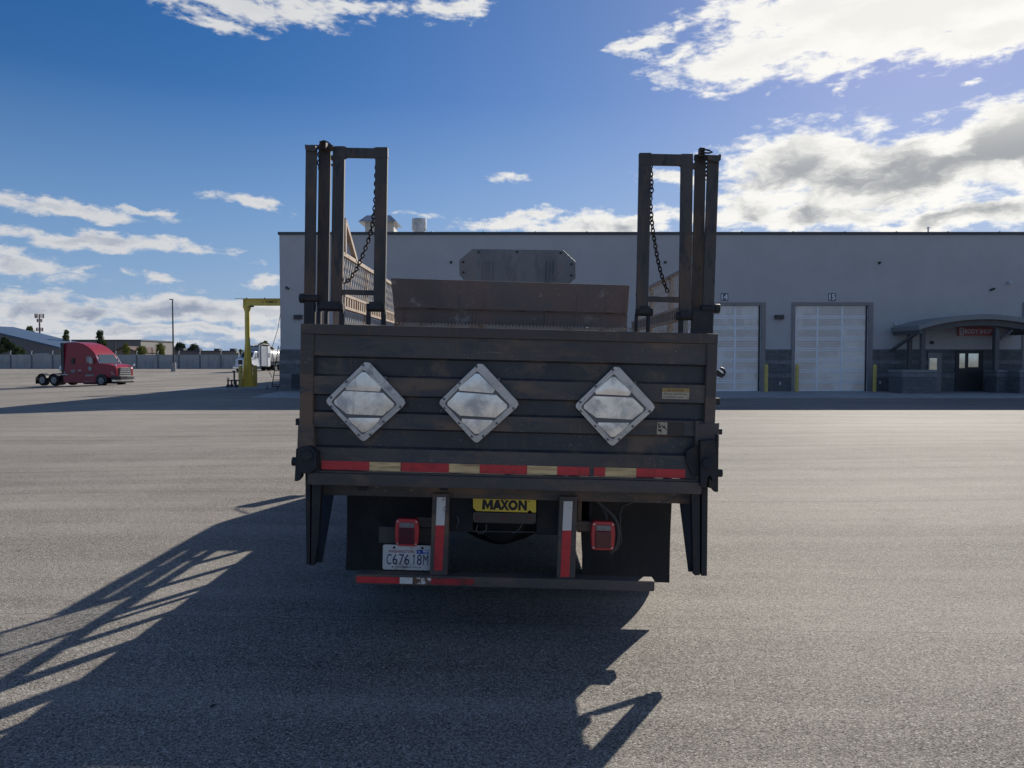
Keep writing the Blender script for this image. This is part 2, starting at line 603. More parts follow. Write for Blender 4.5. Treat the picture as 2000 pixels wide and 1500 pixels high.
M_CLEAR = mat('clear_reversing_lens', (0.22, 0.22, 0.21), 0.25, var=0.35, vscale=40, coat=0.6)
M_SCREW = mat('bright_screw', (0.6, 0.6, 0.62), 0.3, metal=0.9, var=0.1)
M_YEL = mat('yellow_badge_paint', (0.86, 0.60, 0.06), 0.45, c2=(0.22, 0.15, 0.05), scale=9, lo=0.58, hi=0.7, var=0.12)
M_BLK = mat('black_print', (0.012, 0.012, 0.015), 0.5, var=0.1)
M_PLATE = mat('grimy_white_plate', (0.66, 0.65, 0.61), 0.45, c2=(0.34, 0.30, 0.20), scale=9, lo=0.5, hi=0.72, var=0.1, vscale=6)
M_NAVY = mat('navy_plate_paint', (0.015, 0.025, 0.10), 0.4, var=0.1)
M_MAROON = mat('maroon_plate_paint', (0.25, 0.03, 0.05), 0.4, var=0.1)
M_BLUE = mat('blue_sticker', (0.02, 0.06, 0.32), 0.4, var=0.1)
M_WHITE = mat('white_print', (0.75, 0.75, 0.75), 0.5, var=0.05)
M_STICK = mat('faded_sticker', (0.50, 0.43, 0.31), 0.55, c2=(0.30, 0.22, 0.12), scale=14, lo=0.5, hi=0.7, var=0.15)
M_STICKO = mat('faded_orange_sticker', (0.42, 0.27, 0.10), 0.55, var=0.15, vscale=10)
M_BROWN = mat('brown_badge_plate', (0.085, 0.065, 0.052), 0.6, var=0.2)
M_HOSE = mat('grey_hose_rubber', (0.045, 0.045, 0.042), 0.5, var=0.2)

# ------------------------------------------------------------------ ground
def asphalt():
    m = bpy.data.materials.new('asphalt')
    m.use_nodes = True
    N = NT(m.node_tree)
    N.n.clear()
    out = N.node('ShaderNodeOutputMaterial')
    b = N.node('ShaderNodeBsdfPrincipled')
    N.l.new(b.outputs[0], out.inputs[0])
    g = N.node('ShaderNodeNewGeometry')
    pos = g.outputs['Position']
    big = N.noise(pos, 0.12, 4.0, 0.55).outputs['Fac']
    mid = N.noise(pos, 1.1, 5.0, 0.6).outputs['Fac']
    streak = N.noise(N.mapping(pos, rot=(0, 0, R(-4)), scale=(0.035, 0.55, 1.0)), 1.0, 5.0, 0.65).outputs['Fac']
    streak2 = N.noise(N.mapping(pos, rot=(0, 0, R(3)), scale=(0.12, 2.6, 1.0)), 1.0, 4.0, 0.6).outputs['Fac']
    grit = N.noise(pos, 95.0, 3.0, 0.75).outputs['Fac']
    vo = N.node('ShaderNodeTexVoronoi')
    N.l.new(pos, vo.inputs['Vector'])
    vo.inputs['Scale'].default_value = 130.0
    hsv = N.node('ShaderNodeSeparateColor')
    N.l.new(vo.outputs['Color'], hsv.inputs[0])
    stone = hsv.outputs[0]
    k = N.math('ADD', N.ramp(big, 0.3, 0.7, -0.14, 0.14), N.ramp(mid, 0.3, 0.7, -0.06, 0.06))
    k = N.math('ADD', k, N.ramp(streak, 0.3, 0.7, -0.13, 0.13))
    k = N.math('ADD', k, N.ramp(streak2, 0.3, 0.7, -0.10, 0.10))
    k = N.math('ADD', k, N.ramp(grit, 0.30, 0.70, -0.42, 0.42))
    k = N.math('ADD', k, N.math('MULTIPLY', N.math('SUBTRACT', stone, 0.5), 0.95))
    k = N.math('MAXIMUM', N.math('ADD', k, 1.0), 0.12)
    base = N.node('ShaderNodeVectorMath', operation='SCALE')
    base.inputs[0].default_value = (0.246, 0.225, 0.199)
    N.l.new(k, base.inputs['Scale'])
    # pale stones here and there, and a few small dark specks
    pale = N.ramp(stone, 0.955, 0.985)
    c = N.mix(pale, base.outputs[0], (0.50, 0.47, 0.43))
    sp = N.noise(pos, 6.0, 2.0, 0.5).outputs['Fac']
    c = N.mix(N.ramp(sp, 0.775, 0.80), c, (0.03, 0.03, 0.03))
    # tyre scuffs and darker damp looking patches
    arcn = N.noise(N.mapping(pos, rot=(0, 0, R(28)), scale=(0.05, 0.9, 1.0)), 1.0, 3.0, 0.5).outputs['Fac']
    c = N.mix(N.ramp(arcn, 0.62, 0.74, 0.0, 0.22), c, (0.07, 0.065, 0.06))
    oil = N.noise(N.mapping(pos, loc=(9, 4, 0)), 0.55, 6.0, 0.6).outputs['Fac']
    c = N.mix(N.ramp(oil, 0.66, 0.74, 0.0, 0.35), c, (0.06, 0.057, 0.055))
    # paving joint: a straight lengthwise seam, slightly wavy
    sy = N.node('ShaderNodeSeparateXYZ')
    N.l.new(pos, sy.inputs[0])
    jw = N.noise(N.mapping(pos, scale=(3.0, 0.0, 0.0)), 2.0, 3.0).outputs['Fac']
    for (yy, wd) in ((4.72, 0.007), (9.1, 0.02), (15.3, 0.03)):
        dd = N.math('ABSOLUTE', N.math('SUBTRACT', N.math('ADD', sy.outputs[1], N.math('MULTIPLY', jw, 0.03)), yy))
        f = N.math('MULTIPLY', N.ramp(dd, wd, wd * 0.4), 0.45)
        c = N.mix(f, c, (0.05, 0.047, 0.045))
    N.l.new(c, b.inputs['Base Color'])
    b.inputs['Roughness'].default_value = 0.82
    b.inputs['Specular IOR Level'].default_value = 0.12
    bp = N.node('ShaderNodeBump')
    bp.inputs['Strength'].default_value = 0.6
    bp.inputs['Distance'].default_value = 0.005
    h = N.math('ADD', grit, N.math('MULTIPLY', vo.outputs['Distance'], -0.8))
    N.l.new(h, bp.inputs['Height'])
    N.l.new(bp.outputs[0], b.inputs['Normal'])
    return m


def concrete(name, c, joint=0.0):
    m = bpy.data.materials.new(name)
    m.use_nodes = True
    N = NT(m.node_tree)
    N.n.clear()
    out = N.node('ShaderNodeOutputMaterial')
    b = N.node('ShaderNodeBsdfPrincipled')
    N.l.new(b.outputs[0], out.inputs[0])
    g = N.node('ShaderNodeNewGeometry')
    pos = g.outputs['Position']
    a = N.noise(pos, 0.5, 6.0, 0.65).outputs['Fac']
    f = N.noise(pos, 30.0, 3.0, 0.6).outputs['Fac']
    k = N.math('ADD', N.ramp(a, 0.3, 0.7, 0.86, 1.1), N.ramp(f, 0.3, 0.7, -0.07, 0.07))
    base = N.node('ShaderNodeVectorMath', operation='SCALE')
    base.inputs[0].default_value = c
    N.l.new(k, base.inputs['Scale'])
    colr = base.outputs[0]
    if joint:
        sx = N.node('ShaderNodeSeparateXYZ')
        N.l.new(pos, sx.inputs[0])
        fr = N.math('FRACT', N.math('DIVIDE', N.math('ADD', sx.outputs[0], 500.0), joint))
        j = N.ramp(N.math('ABSOLUTE', N.math('SUBTRACT', fr, 0.5)), 0.006, 0.002)
        colr = N.mix(j, colr, tuple(q * 0.45 for q in c))
    N.l.new(colr, b.inputs['Base Color'])
    b.inputs['Roughness'].default_value = 0.8
    return m


M_ASPH = asphalt()
M_CONC = concrete('pavement_concrete', (0.34, 0.345, 0.35), 3.05)
M_CONC2 = concrete('pad_concrete', (0.27, 0.265, 0.255), 3.0)


def axis_pts(fine_lo, fine_hi, step, far):
    a = []
    x = fine_lo
    while x <= fine_hi + 1e-6:
        a.append(x)
        x += step
    d = step
    x = fine_hi
    while x < far:
        d *= 1.35
        x += d
        a.append(x)
    d = step
    x = fine_lo
    lo = []
    while x > -far:
        d *= 1.35
        x -= d
        lo.append(x)
    return lo[::-1] + a


def sheet(name, xs, ys, dz, mt, label=None, flat_side=0.0):
    vs = [(x, y, gh(x, y) + dz) for y in ys for x in xs]
    nx = len(xs)
    fs = [(j * nx + i, j * nx + i + 1, (j + 1) * nx + i + 1, (j + 1) * nx + i) for j in range(len(ys) - 1) for i in range(nx - 1)]
    m = MB()
    m.merge(vs, fs)
    o = m.build(name, mt, smooth_=True)
    tag(o, kind='structure')
    return o


xs = axis_pts(-60, 12, 1.0, 3500)
ys = axis_pts(-4, 135, 1.0, 3500)
sheet('ground', xs, ys, 0.0, M_ASPH)
# pavement slab in front of the building, a low real step
m = MB()
m.prism([(-11.84, 38.0), (-11.25, 31.7), (70.0, 31.7), (70.0, 38.0)], 'z', -0.2, 0.03)
tag(m.build('pavement', M_CONC), kind='structure')
sheet('concrete_pad', [-20.5 + i for i in range(9)], [42.3 + 0.9 * i for i in range(7)], 0.012, M_CONC2)

# ------------------------------------------------------------------ the flatbed truck
ROLL = R(1.4)
TY = 7.0
truck = empty('flatbed_truck', (0, TY, 0), 'dark rusty flatbed truck seen from behind with raised lift gate and upright ramps', 'truck')
truck.rotation_euler = (0, ROLL, 0)
OFF[truck.name] = Vector((0, TY, 0))
_inv = Matrix.Rotation(-ROLL, 4, 'Y')


def T(u, v, Y):
    """photo pixel at depth Y -> truck coordinates (y stays the true depth)"""
    p = P(u, v, Y)
    q = _inv @ Vector((p.x, 0, p.z))
    return Vector((q.x, Y, q.z))


def tbox(mb, u0, v0, u1, v1, Y, thick, m=0):
    """box whose rear face fills the pixel rectangle at depth Y"""
    um, vm = (u0 + u1) / 2, (v0 + v1) / 2
    mb.box(T(u0, vm, Y).x, T(u1, vm, Y).x, Y, Y + thick, T(um, v1, Y).z, T(um, v0, Y).z, m)
    return mb


def tpoly(mb, pts, Y, thick, m=0):
    q = [T(u, v, Y) for u, v in pts]
    mb.prism([(p.x, p.z) for p in q], 'y', Y, Y + thick, m)
    return mb


GY = 4.35                                   # rear face of the raised lift gate
gl = T(587, 632, GY); gr = T(1403, 652, GY)
XL, XR, ZT = gl.x, gr.x, (gl.z + gr.z) / 2
zf = [T(640, v, GY).z for v in (653, 698, 734, 773, 805, 838, 874, 921)]
ZB = zf[-1]

# gate platform: border frame, corrugated skin
m = MB()
fx0, fx1 = T(612, 700, GY).x, T(1380, 720, GY).x
m.box(XL, XR, GY, GY + 0.07, zf[0], ZT)
m.box(XL, fx0, GY + 0.002, GY + 0.07, ZB - 0.01, zf[0])
m.box(fx1, XR, GY + 0.002, GY + 0.07, ZB - 0.01, zf[0])
plat = m.build('lift_platform', M_RUST, truck, 0.004)
# skin profile across z; ribs stand proud, troughs sit back
prof = []
d = 0.012
prof.append((GY + 0.012, zf[0] + 0.0))
for i in range(7):
    yo = GY + 0.014 if i % 2 == 0 else GY + 0.045
    prof.append((yo, zf[i] - d * 0.15, i))
    prof.append((yo, zf[i + 1] + d * 0.85, i))
m = MB()
strip = [(GY + 0.06, zf[0])] + [(p[0], p[1]) for p in prof[1:]] + [(GY + 0.06, zf[-1])]
vs, fs, ms = [], [], []
for (y, z) in strip:
    vs += [(fx0, y, z), (fx1, y, z)]
for k in range(len(strip) - 1):
    band = (k - 1) // 2 if k >= 1 else 0
    rib = (k % 2 == 1) and (((k - 1) // 2) % 2 == 0)
    m.merge([vs[2 * k], vs[2 * k + 1], vs[2 * k + 3], vs[2 * k + 2]], [(0, 1, 2, 3)], 1 if rib else 0)
m.box(fx0, fx1, GY + 0.061, GY + 0.068, ZB, zf[0])
M_RIB = mat('worn_rib_steel', (0.098, 0.086, 0.079), 0.65, c2=(0.195, 0.135, 0.092), scale=3.0, lo=0.48, hi=0.64, var=0.3,
            vscale=2.5, bump=0.35, bscale=100, c3=(0.065, 0.070, 0.078), s3=4.5, lo3=0.50, hi3=0.62, stretch=(0.6, 1, 1.6), runs=((0.22, 0.13, 0.085), 0.6), chips=(0.28, 0.25, 0.22))
tag(m.build('corrugated_skin', [M_PAINT, M_RIB], truck), 'corrugated sheet of black troughs and rust worn ribs')

# lower corner plates of the frame (the frame widens towards the hinges)
m = MB()
tpoly(m, [(582, 830), (612, 828), (613, 878), (580, 878)], GY - 0.004, 0.05)
tpoly(m, [(1362, 828), (1405, 826), (1404, 876), (1366, 862)], GY - 0.004, 0.05)
tpoly(m, [(1358, 822), (1366, 822), (1366, 950), (1358, 950)], GY - 0.006, 0.05)
m.build_each('corner_plate', M_RUST, truck, 0.003)

# reflective strip, nine pieces with two printed colours
segs = [(627, 721, 0), (721, 782, 1), (782, 877, 0), (877, 937, 1), (937, 1030, 0), (1030, 1089, 1), (1089, 1152, 0),
        (1161, 1183, 0), (1183, 1244, 1), (1244, 1340, 0)]
za, zb = T(640, 900.5, GY).z, T(640, 917.5, GY).z
for (u0, u1, k) in segs:
    m = MB()
    m.box(T(u0, 905, GY).x, T(u1, 905, GY).x - 0.001, GY + 0.0105, GY + 0.0132, zb, za)
    tag(m.build('reflective_strip', (M_RED, M_CREAM)[k], truck), ('red', 'dirty cream')[k] + ' piece of the reflective strip')

# step beam under the gate, hinge line and the recessed cross beam
m = MB()
z0, z1, z2 = T(640, 946, GY).z, T(640, 923, GY).z, T(640, 919, GY).z
m.box(T(603, 930, GY).x, T(1368, 950, GY).x, GY - 0.03, GY + 0.12, z0, z1)
m.box(T(620, 920, GY).x, T(1362, 940, GY).x, GY - 0.014, GY + 0.02, z1, z2)
m.build('step_beam', M_RUST, truck, 0.004)
m = MB()
zb0, zb1 = T(640, 967, 4.5).z, z0
m.box(T(630, 955, 4.5).x, T(1364, 975, 4.5).x, 4.50, 4.60, zb0, zb1 + 0.02)
m.build('cross_beam', M_RUST, truck, 0.004)
m = MB()
for u in (700, 860, 1010, 1105, 1290):
    tbox(m, u, 948, u + 14, 958, 4.47, 0.035)
m.build_each('beam_bracket', M_DARK, truck, 0.002)

# hinge mechanisms on both sides
def hinge(side):
    m = MB()
    if side < 0:
        tpoly(m, [(582, 875), (606, 871), (617, 884), (619, 915), (604, 924), (596, 926), (583, 922)], GY - 0.05, 0.16)
        tpoly(m, [(578, 876), (590, 876), (589, 932), (582, 940), (575, 940)], GY - 0.02, 0.05)
        tpoly(m, [(600, 905), (622, 880), (624, 925), (606, 940)], GY - 0.02, 0.08)
        mm = m.build('hinge_bracket', M_DARK, truck, 0.004)
        p = MB()
        a, b = T(571, 901, GY + 0.02), T(590, 902, GY + 0.02)
        p.cyl(a, b, 0.026, n=14)
        a, b = T(577, 824, GY + 0.05), T(592, 824, GY + 0.05)
        p.box(a.x, b.x, a.y, a.y + 0.05, a.z - 0.02, a.z + 0.02)
        p.cyl(T(600, 890, GY - 0.075), T(600, 890, GY - 0.04), 0.028, n=14)
        p.build_each('hinge_pin', M_DARK, mm, 0.003)
    else:
        tpoly(m, [(1368, 861), (1397, 858), (1399, 900), (1397, 935), (1391, 938), (1389, 930), (1383, 930), (1380, 954), (1368, 950)], GY - 0.05, 0.14)
        tpoly(m, [(1399, 848), (1404, 848), (1403, 961), (1396, 961), (1391, 954), (1384, 953), (1384, 932), (1391, 938), (1395, 930)], GY - 0.02, 0.05)
        tpoly(m, [(1340, 880), (1362, 868), (1370, 930), (1352, 930), (1340, 900)], GY - 0.012, 0.02)
        mm = m.build('hinge_bracket', M_DARK, truck, 0.004)
        p = MB()
        a, b = T(1395, 923, GY + 0.02), T(1410, 923, GY + 0.02)
        p.cyl(a, b, 0.026, n=14)
        p.cyl(T(1382, 905, GY - 0.08), T(1382, 905, GY - 0.04), 0.03, n=14)
        a, b = T(1396, 843, GY + 0.05), T(1411, 843, GY + 0.05)
        p.box(a.x, b.x, a.y, a.y + 0.05, a.z - 0.017, a.z + 0.017)
        a, b = T(1396, 784, GY + 0.05), T(1407, 784, GY + 0.05)
        p.box(a.x, b.x, a.y, a.y + 0.05, a.z - 0.02, a.z + 0.02)
        p.build_each('hinge_pin', M_DARK, mm, 0.003)


hinge(-1)
hinge(1)
# latch hook on the right edge
m = MB()
c = [T(u, v, GY + 0.03) for (u, v) in ((1402, 724), (1408, 729), (1414, 733), (1416, 727), (1413, 721), (1407, 719))]
m.tube(c, 0.008, 8)
tpoly(m, [(1399, 722), (1408, 727), (1413, 733), (1412, 738), (1398, 733)], GY + 0.02, 0.03)
m.build('latch_hook', M_DARK, truck)

# lowered guide legs with raking braces
def leg(side):
    m = MB()
    Y = 4.40
    if side < 0:
        tpoly(m, [(596, 924), (606, 924), (605, 1103), (598, 1103)], Y, 0.07)
        tpoly(m, [(609, 944), (628, 944), (621, 1060), (613, 1105), (607, 1105)], Y, 0.05)
        tbox(m, 604, 930, 610, 1104, Y + 0.05, 0.02)
        a, b = T(616, 1098, Y + 0.03), T(640, 962, Y + 0.42)
    else:
        tpoly(m, [(1371, 940), (1383, 940), (1381, 1125), (1370, 1125)], Y, 0.07)
        tpoly(m, [(1350, 950), (1367, 950), (1367, 1124), (1356, 1124), (1354, 1112)], Y, 0.05)
        tbox(m, 1366, 940, 1372, 1120, Y + 0.05, 0.02)
        a, b = T(1358, 1117, Y + 0.03), T(1339, 975, Y + 0.42)
    m.bar(a, b, 0.085, 0.012, up=(0, 1, 0))
    m.build('guide_leg', M_DARK, truck, 0.003)


leg(-1)
leg(1)

# mud flaps
for (u0, u1, v1) in ((677, 846, 1116), (1140, 1312, 1136)):
    m = MB()
    a = T(u0, 1000, 4.98); b = T(u1, 1000, 4.98)
    zt = T((u0 + u1) / 2, 960, 4.98).z; zl = T((u0 + u1) / 2, v1, 4.98).z
    # slightly bowed sheet
    n = 8
    pts = [(4.98 + 0.02 * math.sin(math.pi * i / n), zt + (zl - zt) * i / n) for i in range(n + 1)]
    poly = pts + [(y + 0.012, z) for y, z in pts[::-1]]
    m.prism(poly, 'x', a.x, b.x)
    m.build('mud_flap', M_RUBBER, truck)

# rear uprights and bumper bar with tape
for k, (u0, u1, v0, v1, tu0, tu1, tv) in enumerate(((843, 878, 968, 1124, 853.5, 870.5, (971, 1026, 1114)),
                                                    (1091, 1128, 974, 1130, 1101, 1118.5, (979, 1036, 1127)))):
    m = MB()
    a = T(u0 + 1, v0, 4.46); b = T(u1 - 1, v1, 4.46)
    a2 = T(u0 - 2, v1, 4.46)
    w = [T(u0 + 2, v0 - 4, 4.46), T(u1, v0 - 4, 4.46), T(u1 - 5, v1, 4.46), T(u0 - 4, v1, 4.46)]
    m.prism([(q.x, q.z) for q in w], 'y', 4.46, 4.53)
    up = m.build('bumper_upright', M_RUST, truck, 0.004)
    for (q0, q1, mt, lb) in ((tv[0], tv[1], (M_CHIP if False else M_WTAPE), 'white tape'), (tv[1], tv[2], M_RED, 'red tape')):
        m = MB()
        o0, o1 = -(q0 - tv[0]) * 0.045, -(q1 - tv[0]) * 0.045
        w = [T(tu0 + o0, q0, 4.457), T(tu1 + o0, q0, 4.457), T(tu1 + o1, q1, 4.457), T(tu0 + o1, q1, 4.457)]
        m.prism([(q.x, q.z) for q in w], 'y', 4.457, 4.4594)
        tag(m.build('tape', mt, up), lb)
m = MB()
BY = 4.44
p0, p1 = T(692, 1121, BY), T(1279, 1136, BY)
bz1 = (p0.z + p1.z) / 2
bz0 = bz1 - 0.062
m.box(p0.x, p1.x, BY, BY + 0.10, bz0, bz1)
bar_o = m.build('bumper_bar', M_RUST, truck, 0.006)
for (u0, u1, mt, lb) in ((697, 781, M_RED, 'red tape'), (781, 806, M_WTAPE, 'white tape'), (806, 842, M_CHIP, 'badly peeled white tape'),
                         (842, 926, mat('scraped_red_tape', (0.42, 0.03, 0.035), 0.5, c2=(0.09, 0.04, 0.03), scale=10, lo=0.47, hi=0.56,
                                        var=0.15, stretch=(1, 1, 2.2)), 'scraped red tape')):
    m = MB()
    m.box(T(u0, 1126, BY).x, T(u1, 1126, BY).x, BY - 0.0028, BY - 0.0004, bz0 + 0.012, bz1 - 0.012)
    tag(m.build('tape', mt, bar_o), lb)

# tail lights
for (u0, v0, u1, v1) in ((772, 1014, 817, 1067), (1155, 1019, 1201, 1075)):
    Y = 4.50
    a, b = T(u0, v1, Y), T(u1, v0, Y)
    x0, x1, z0_, z1_ = a.x, b.x, T((u0 + u1) / 2, v1, Y).z, T((u0 + u1) / 2, v0, Y).z
    w, h = x1 - x0, z1_ - z0_
    rr = 0.022
    outl = []
    for (cx, cz, a0) in ((x1 - rr, z1_ - rr, 0), (x0 + rr, z1_ - rr, 90), (x0 + rr, z0_ + rr, 180), (x1 - rr, z0_ + rr, 270)):
        for j in range(5):
            t = R(a0 + 22.5 * j)
            xx, zz = cx + rr * math.cos(t), cz + rr * math.sin(t)
            outl.append((xx, zz))
        # bulging sides
        if a0 in (90, 270):
            sgn = -1 if a0 == 90 else 1
            outl.append(((x0 if sgn < 0 else x1) + sgn * 0.005, (z0_ + z1_) / 2 + 0.01))
    m = MB()
    m.prism(outl, 'y', Y, Y + 0.06)
    hs_o = m.build('tail_light', M_LAMP, truck, 0.006)
    m = MB()
    m.box(x0 + w * .15, x1 - w * .15, Y - 0.008, Y - 0.001, z0_ + h * .08, z0_ + h * .67)
    tag(m.build('lens', M_LENS, hs_o, 0.006), 'dark red lens')
    m = MB()
    m.box(x0 + w * .17, x1 - w * .17, Y - 0.009, Y - 0.001, z0_ + h * .69, z0_ + h * .88)
    tag(m.build('lens', M_CLEAR, hs_o, 0.004), 'clear reversing lens')
    m = MB()
    for sx in (.09, .91):
        for sz in (.09, .91):
            m.cyl((x0 + w * sx, Y - 0.003, z0_ + h * sz), (x0 + w * sx, Y + 0.001, z0_ + h * sz), 0.0055, n=8)
    m.build_each('screw', M_SCREW, hs_o)
m = MB()
tbox(m, 812, 1011, 848, 1030, 4.56, 0.04)
tbox(m, 740, 1030, 846, 1062, 4.60, 0.03)
tbox(m, 1126, 1019, 1160, 1038, 4.56, 0.04)
tbox(m, 1128, 960, 1136, 1040, 4.58, 0.04)
m.build_each('light_bracket', M_RUST, truck, 0.003)

# number plate
Y = 4.52
a = T(747.5, 1090, Y); b = T(843, 1090, Y)
zc = T(795, 1089, Y).z
pw = b.x - a.x
ph = pw * 0.515
px0, pz0 = a.x, zc - ph / 2
m = MB()
rr = 0.012
outl = []
for (cx, cz, a0) in ((px0 + pw - rr, pz0 + ph - rr, 0), (px0 + rr, pz0 + ph - rr, 90), (px0 + rr, pz0 + rr, 180), (px0 + pw - rr, pz0 + rr, 270)):
    for j in range(5):
        t = R(a0 + 22.5 * j)
        outl.append((cx + rr * math.cos(t), cz + rr * math.sin(t)))
m.prism(outl, 'y', Y, Y + 0.003)
plate = m.build('number_plate', M_PLATE, truck, 0.001)
m = MB()
s_ = pw / 0.975


def pl(px, pz):
    """position on the plate from the close-up of it (0..975 across, 0..500 up)"""
    return px0 + px / 975 * pw, pz0 + pz / 502 * ph


chars = [('C', 75, 170), ('6', 195, 290), ('7', 320, 420), ('6', 430, 530), ('1', 585, 632), ('8', 680, 775), ('M', 800, 905)]
for ch, c0, c1 in chars:
    x0_, zb_ = pl(c0, 105)
    x1_, zt_ = pl(c1, 318)
    if ch == '1':
        w_ = x1_ - x0_
        m.prism([(x1_ - w_ * .42, zb_), (x1_ - w_ * .08, zb_), (x1_ + w_ * .1, zt_), (x1_ - w_ * .2, zt_), (x0_ + w_ * .12, zt_ - w_ * .75), (x0_ + w_ * .12, zt_ - w_ * 1.1), (x1_ - w_ * .28, zt_ - w_ * .75)], 'y', Y - 0.0017, Y - 0.0012)
        continue
    put_text(m, ch, x0_, x1_, zb_, zt_, Y - 0.0015, bold=0.0, skew=0.03)
m.build('plate_number', M_NAVY, plate)
m = MB()
x0_, zb_ = pl(105, 342); x1_, zt_ = pl(615, 402)
put_text(m, 'WASHINGTON', x0_, x1_, zb_, zt_, Y - 0.0012, bold=0.01)
m.build('state_name', M_MAROON, plate)
m = MB()
x0_, zb_ = pl(260, 42); x1_, zt_ = pl(700, 76)
put_text(m, 'EVERGREEN STATE', x0_, x1_, zb_, zt_, Y - 0.0012, bold=0.01)
m.build('state_motto', M_NAVY, plate)
m = MB()
x0_, zb_ = pl(675, 330); x1_, zt_ = pl(915, 412)
m.box(x0_, x1_, Y - 0.0014, Y - 0.0002, zb_, zt_, 0)
put_text(m, '4', *[pl(700, 0)[0], pl(740, 0)[0]], pl(0, 350)[1], pl(0, 392)[1], Y - 0.0018, m=1, bold=0.02)
m.box(pl(800, 0)[0], pl(905, 0)[0], Y - 0.0018, Y - 0.0015, pl(0, 378)[1], pl(0, 402)[1], 1)
m.box(pl(800, 0)[0], pl(900, 0)[0], Y - 0.0018, Y - 0.0015, pl(0, 340)[1], pl(0, 366)[1], 2)
m.build('registration_sticker', [M_BLUE, M_WHITE, mat('pale_blue_print', (0.35, 0.42, 0.6), 0.5, var=0.05)], plate)
m = MB()
for (qx, qz) in ((225, 450), (790, 450), (200, 60), (745, 60)):
    xx, zz = pl(qx, qz)
    m.cyl((xx, Y - 0.006, zz), (xx, Y - 0.0005, zz), 0.0075 if qz > 200 else 0.004, n=10)
m.build_each('plate_bolt', M_DARK, plate)

# badge plates in the middle
m = MB()
Y = 4.53
w = [T(923, 998, Y), T(1046, 1001, Y), T(1046, 1024, Y), T(923, 1021, Y)]
tpoly(m, [(924, 1000), (1047, 1003), (1047, 1020), (1043, 1024), (927, 1021), (923, 1016)], Y, 0.012)
bb = m.build('badge_bracket', M_BROWN, truck, 0.003)
m = MB()
for u, v in ((936, 1010.5), (985, 1012), (1033, 1013)):
    q = T(u, v, Y)
    m.cyl((q.x, Y - 0.008, q.z), (q.x, Y, q.z), 0.011, n=12)
m.build_each('bolt', mat('reddish_bolt', (0.16, 0.05, 0.045), 0.6), bb)
m = MB()
tpoly(m, [(924, 972), (1047, 975), (1047, 1001), (1040, 1001), (1034, 996), (1030, 1001), (930, 998), (924, 992)], Y - 0.006, 0.006)
yb = m.build('maker_badge', M_YEL, truck, 0.001)
m = MB()
q0 = T(941.5, 994, Y - 0.006); q1 = T(1029, 994.5, Y - 0.006)
zt_ = T(985, 976.5, Y - 0.006).z; zb_ = T(985, 996, Y - 0.006).z
GLY = {'M': [[(0, 0), (.04, 1), (.30, 1), (.50, .50), (.70, 1), (.96, 1), (1, 0), (.74, 0), (.72, .52), (.55, .10), (.45, .10), (.28, .52), (.26, 0)]],
       'A': [[(0, 0), (.36, 1), (.64, 1), (1, 0), (.72, 0), (.66, .18), (.34, .18), (.28, 0)]],
       'X': [[(0, 0), (.36, .5), (0, 1), (.31, 1), (.5, .70), (.69, 1), (1, 1), (.64, .5), (1, 0), (.69, 0), (.5, .30), (.31, 0)]],
       'N': [[(0, 0), (0, 1), (.30, 1), (.70, .45), (.70, 1), (1, 1), (1, 0), (.72, 0), (.28, .58), (.28, 0)]]}
w_ = q1.x - q0.x
h_ = zt_ - zb_
for ch, a0, a1 in (('M', 0, .245), ('A', .235, .445), ('X', .40, .60), ('O', .585, .795), ('N', .81, 1.0)):
    if ch == 'O':
        pts_o, pts_i = [], []
        for i in range(20):
            t = 2 * math.pi * i / 20
            cxo, czo = (a0 + a1) / 2, .5
            pts_o.append((q0.x + w_ * (cxo + (a1 - a0) / 2 * math.cos(t)), Y - 0.0075, zb_ + h_ * (czo + .52 * math.sin(t))))
            pts_i.append((q0.x + w_ * (cxo + (a1 - a0) / 2 * .45 * math.cos(t)), Y - 0.0075, zb_ + h_ * (czo + .24 * math.sin(t))))
        m.merge(pts_o + pts_i, [(i, (i + 1) % 20, 20 + (i + 1) % 20, 20 + i) for i in range(20)])
    else:
        dy = .0004 if ch == 'X' else 0
        for pg in GLY[ch]:
            m.prism([(q0.x + w_ * (a0 + (a1 - a0) * p[0]), zb_ + h_ * p[1]) for p in pg], 'y', Y - 0.0078 - dy, Y - 0.0066)
q = T(1033, 979, Y)
m.cyl((q.x, Y - 0.008, q.z), (q.x, Y - 0.0062, q.z), 0.004, n=10)
q = T(986, 975, Y)
m.cyl((q.x, Y - 0.009, q.z), (q.x, Y - 0.0062, q.z), 0.004, n=8)
m.build('maker_lettering', M_BLK, yb)

# warning stickers on the gate
Y = GY + 0.0125
a = T(1293, 769, Y); b = T(1346, 769, Y)
zt_, zb_ = T(1320, 758, Y).z, T(1320, 779.5, Y).z
zm_ = zb_ + (zt_ - zb_) * 0.62
m = MB()
m.box(a.x, b.x, Y - 0.0018, Y, zm_, zt_, 1)
m.box(a.x, b.x, Y - 0.0018, Y, zb_, zm_, 0)
w = b.x - a.x; h = zt_ - zb_
st = m.build('caution_sticker', [M_STICK, M_STICKO], truck)
m = MB()
put_text(m, 'CAUTION', a.x + w * .33, a.x + w * .80, zm_ + h * .08, zt_ - h * .10, Y - 0.0022, bold=0.0)
m.prism([(a.x + w * .20, zm_ + h * .08), (a.x + w * .28, zm_ + h * .08), (a.x + w * .24, zt_ - h * .09)], 'y', Y - 0.0024, Y - 0.0019)
put_text(m, 'Always stand clear', a.x + w * .05, a.x + w * .95, zb_ + h * .35, zb_ + h * .56, Y - 0.0022, bold=0.012)
put_text(m, 'of platform area.', a.x + w * .04, a.x + w * .80, zb_ + h * .07, zb_ + h * .28, Y - 0.0022, bold=0.012)
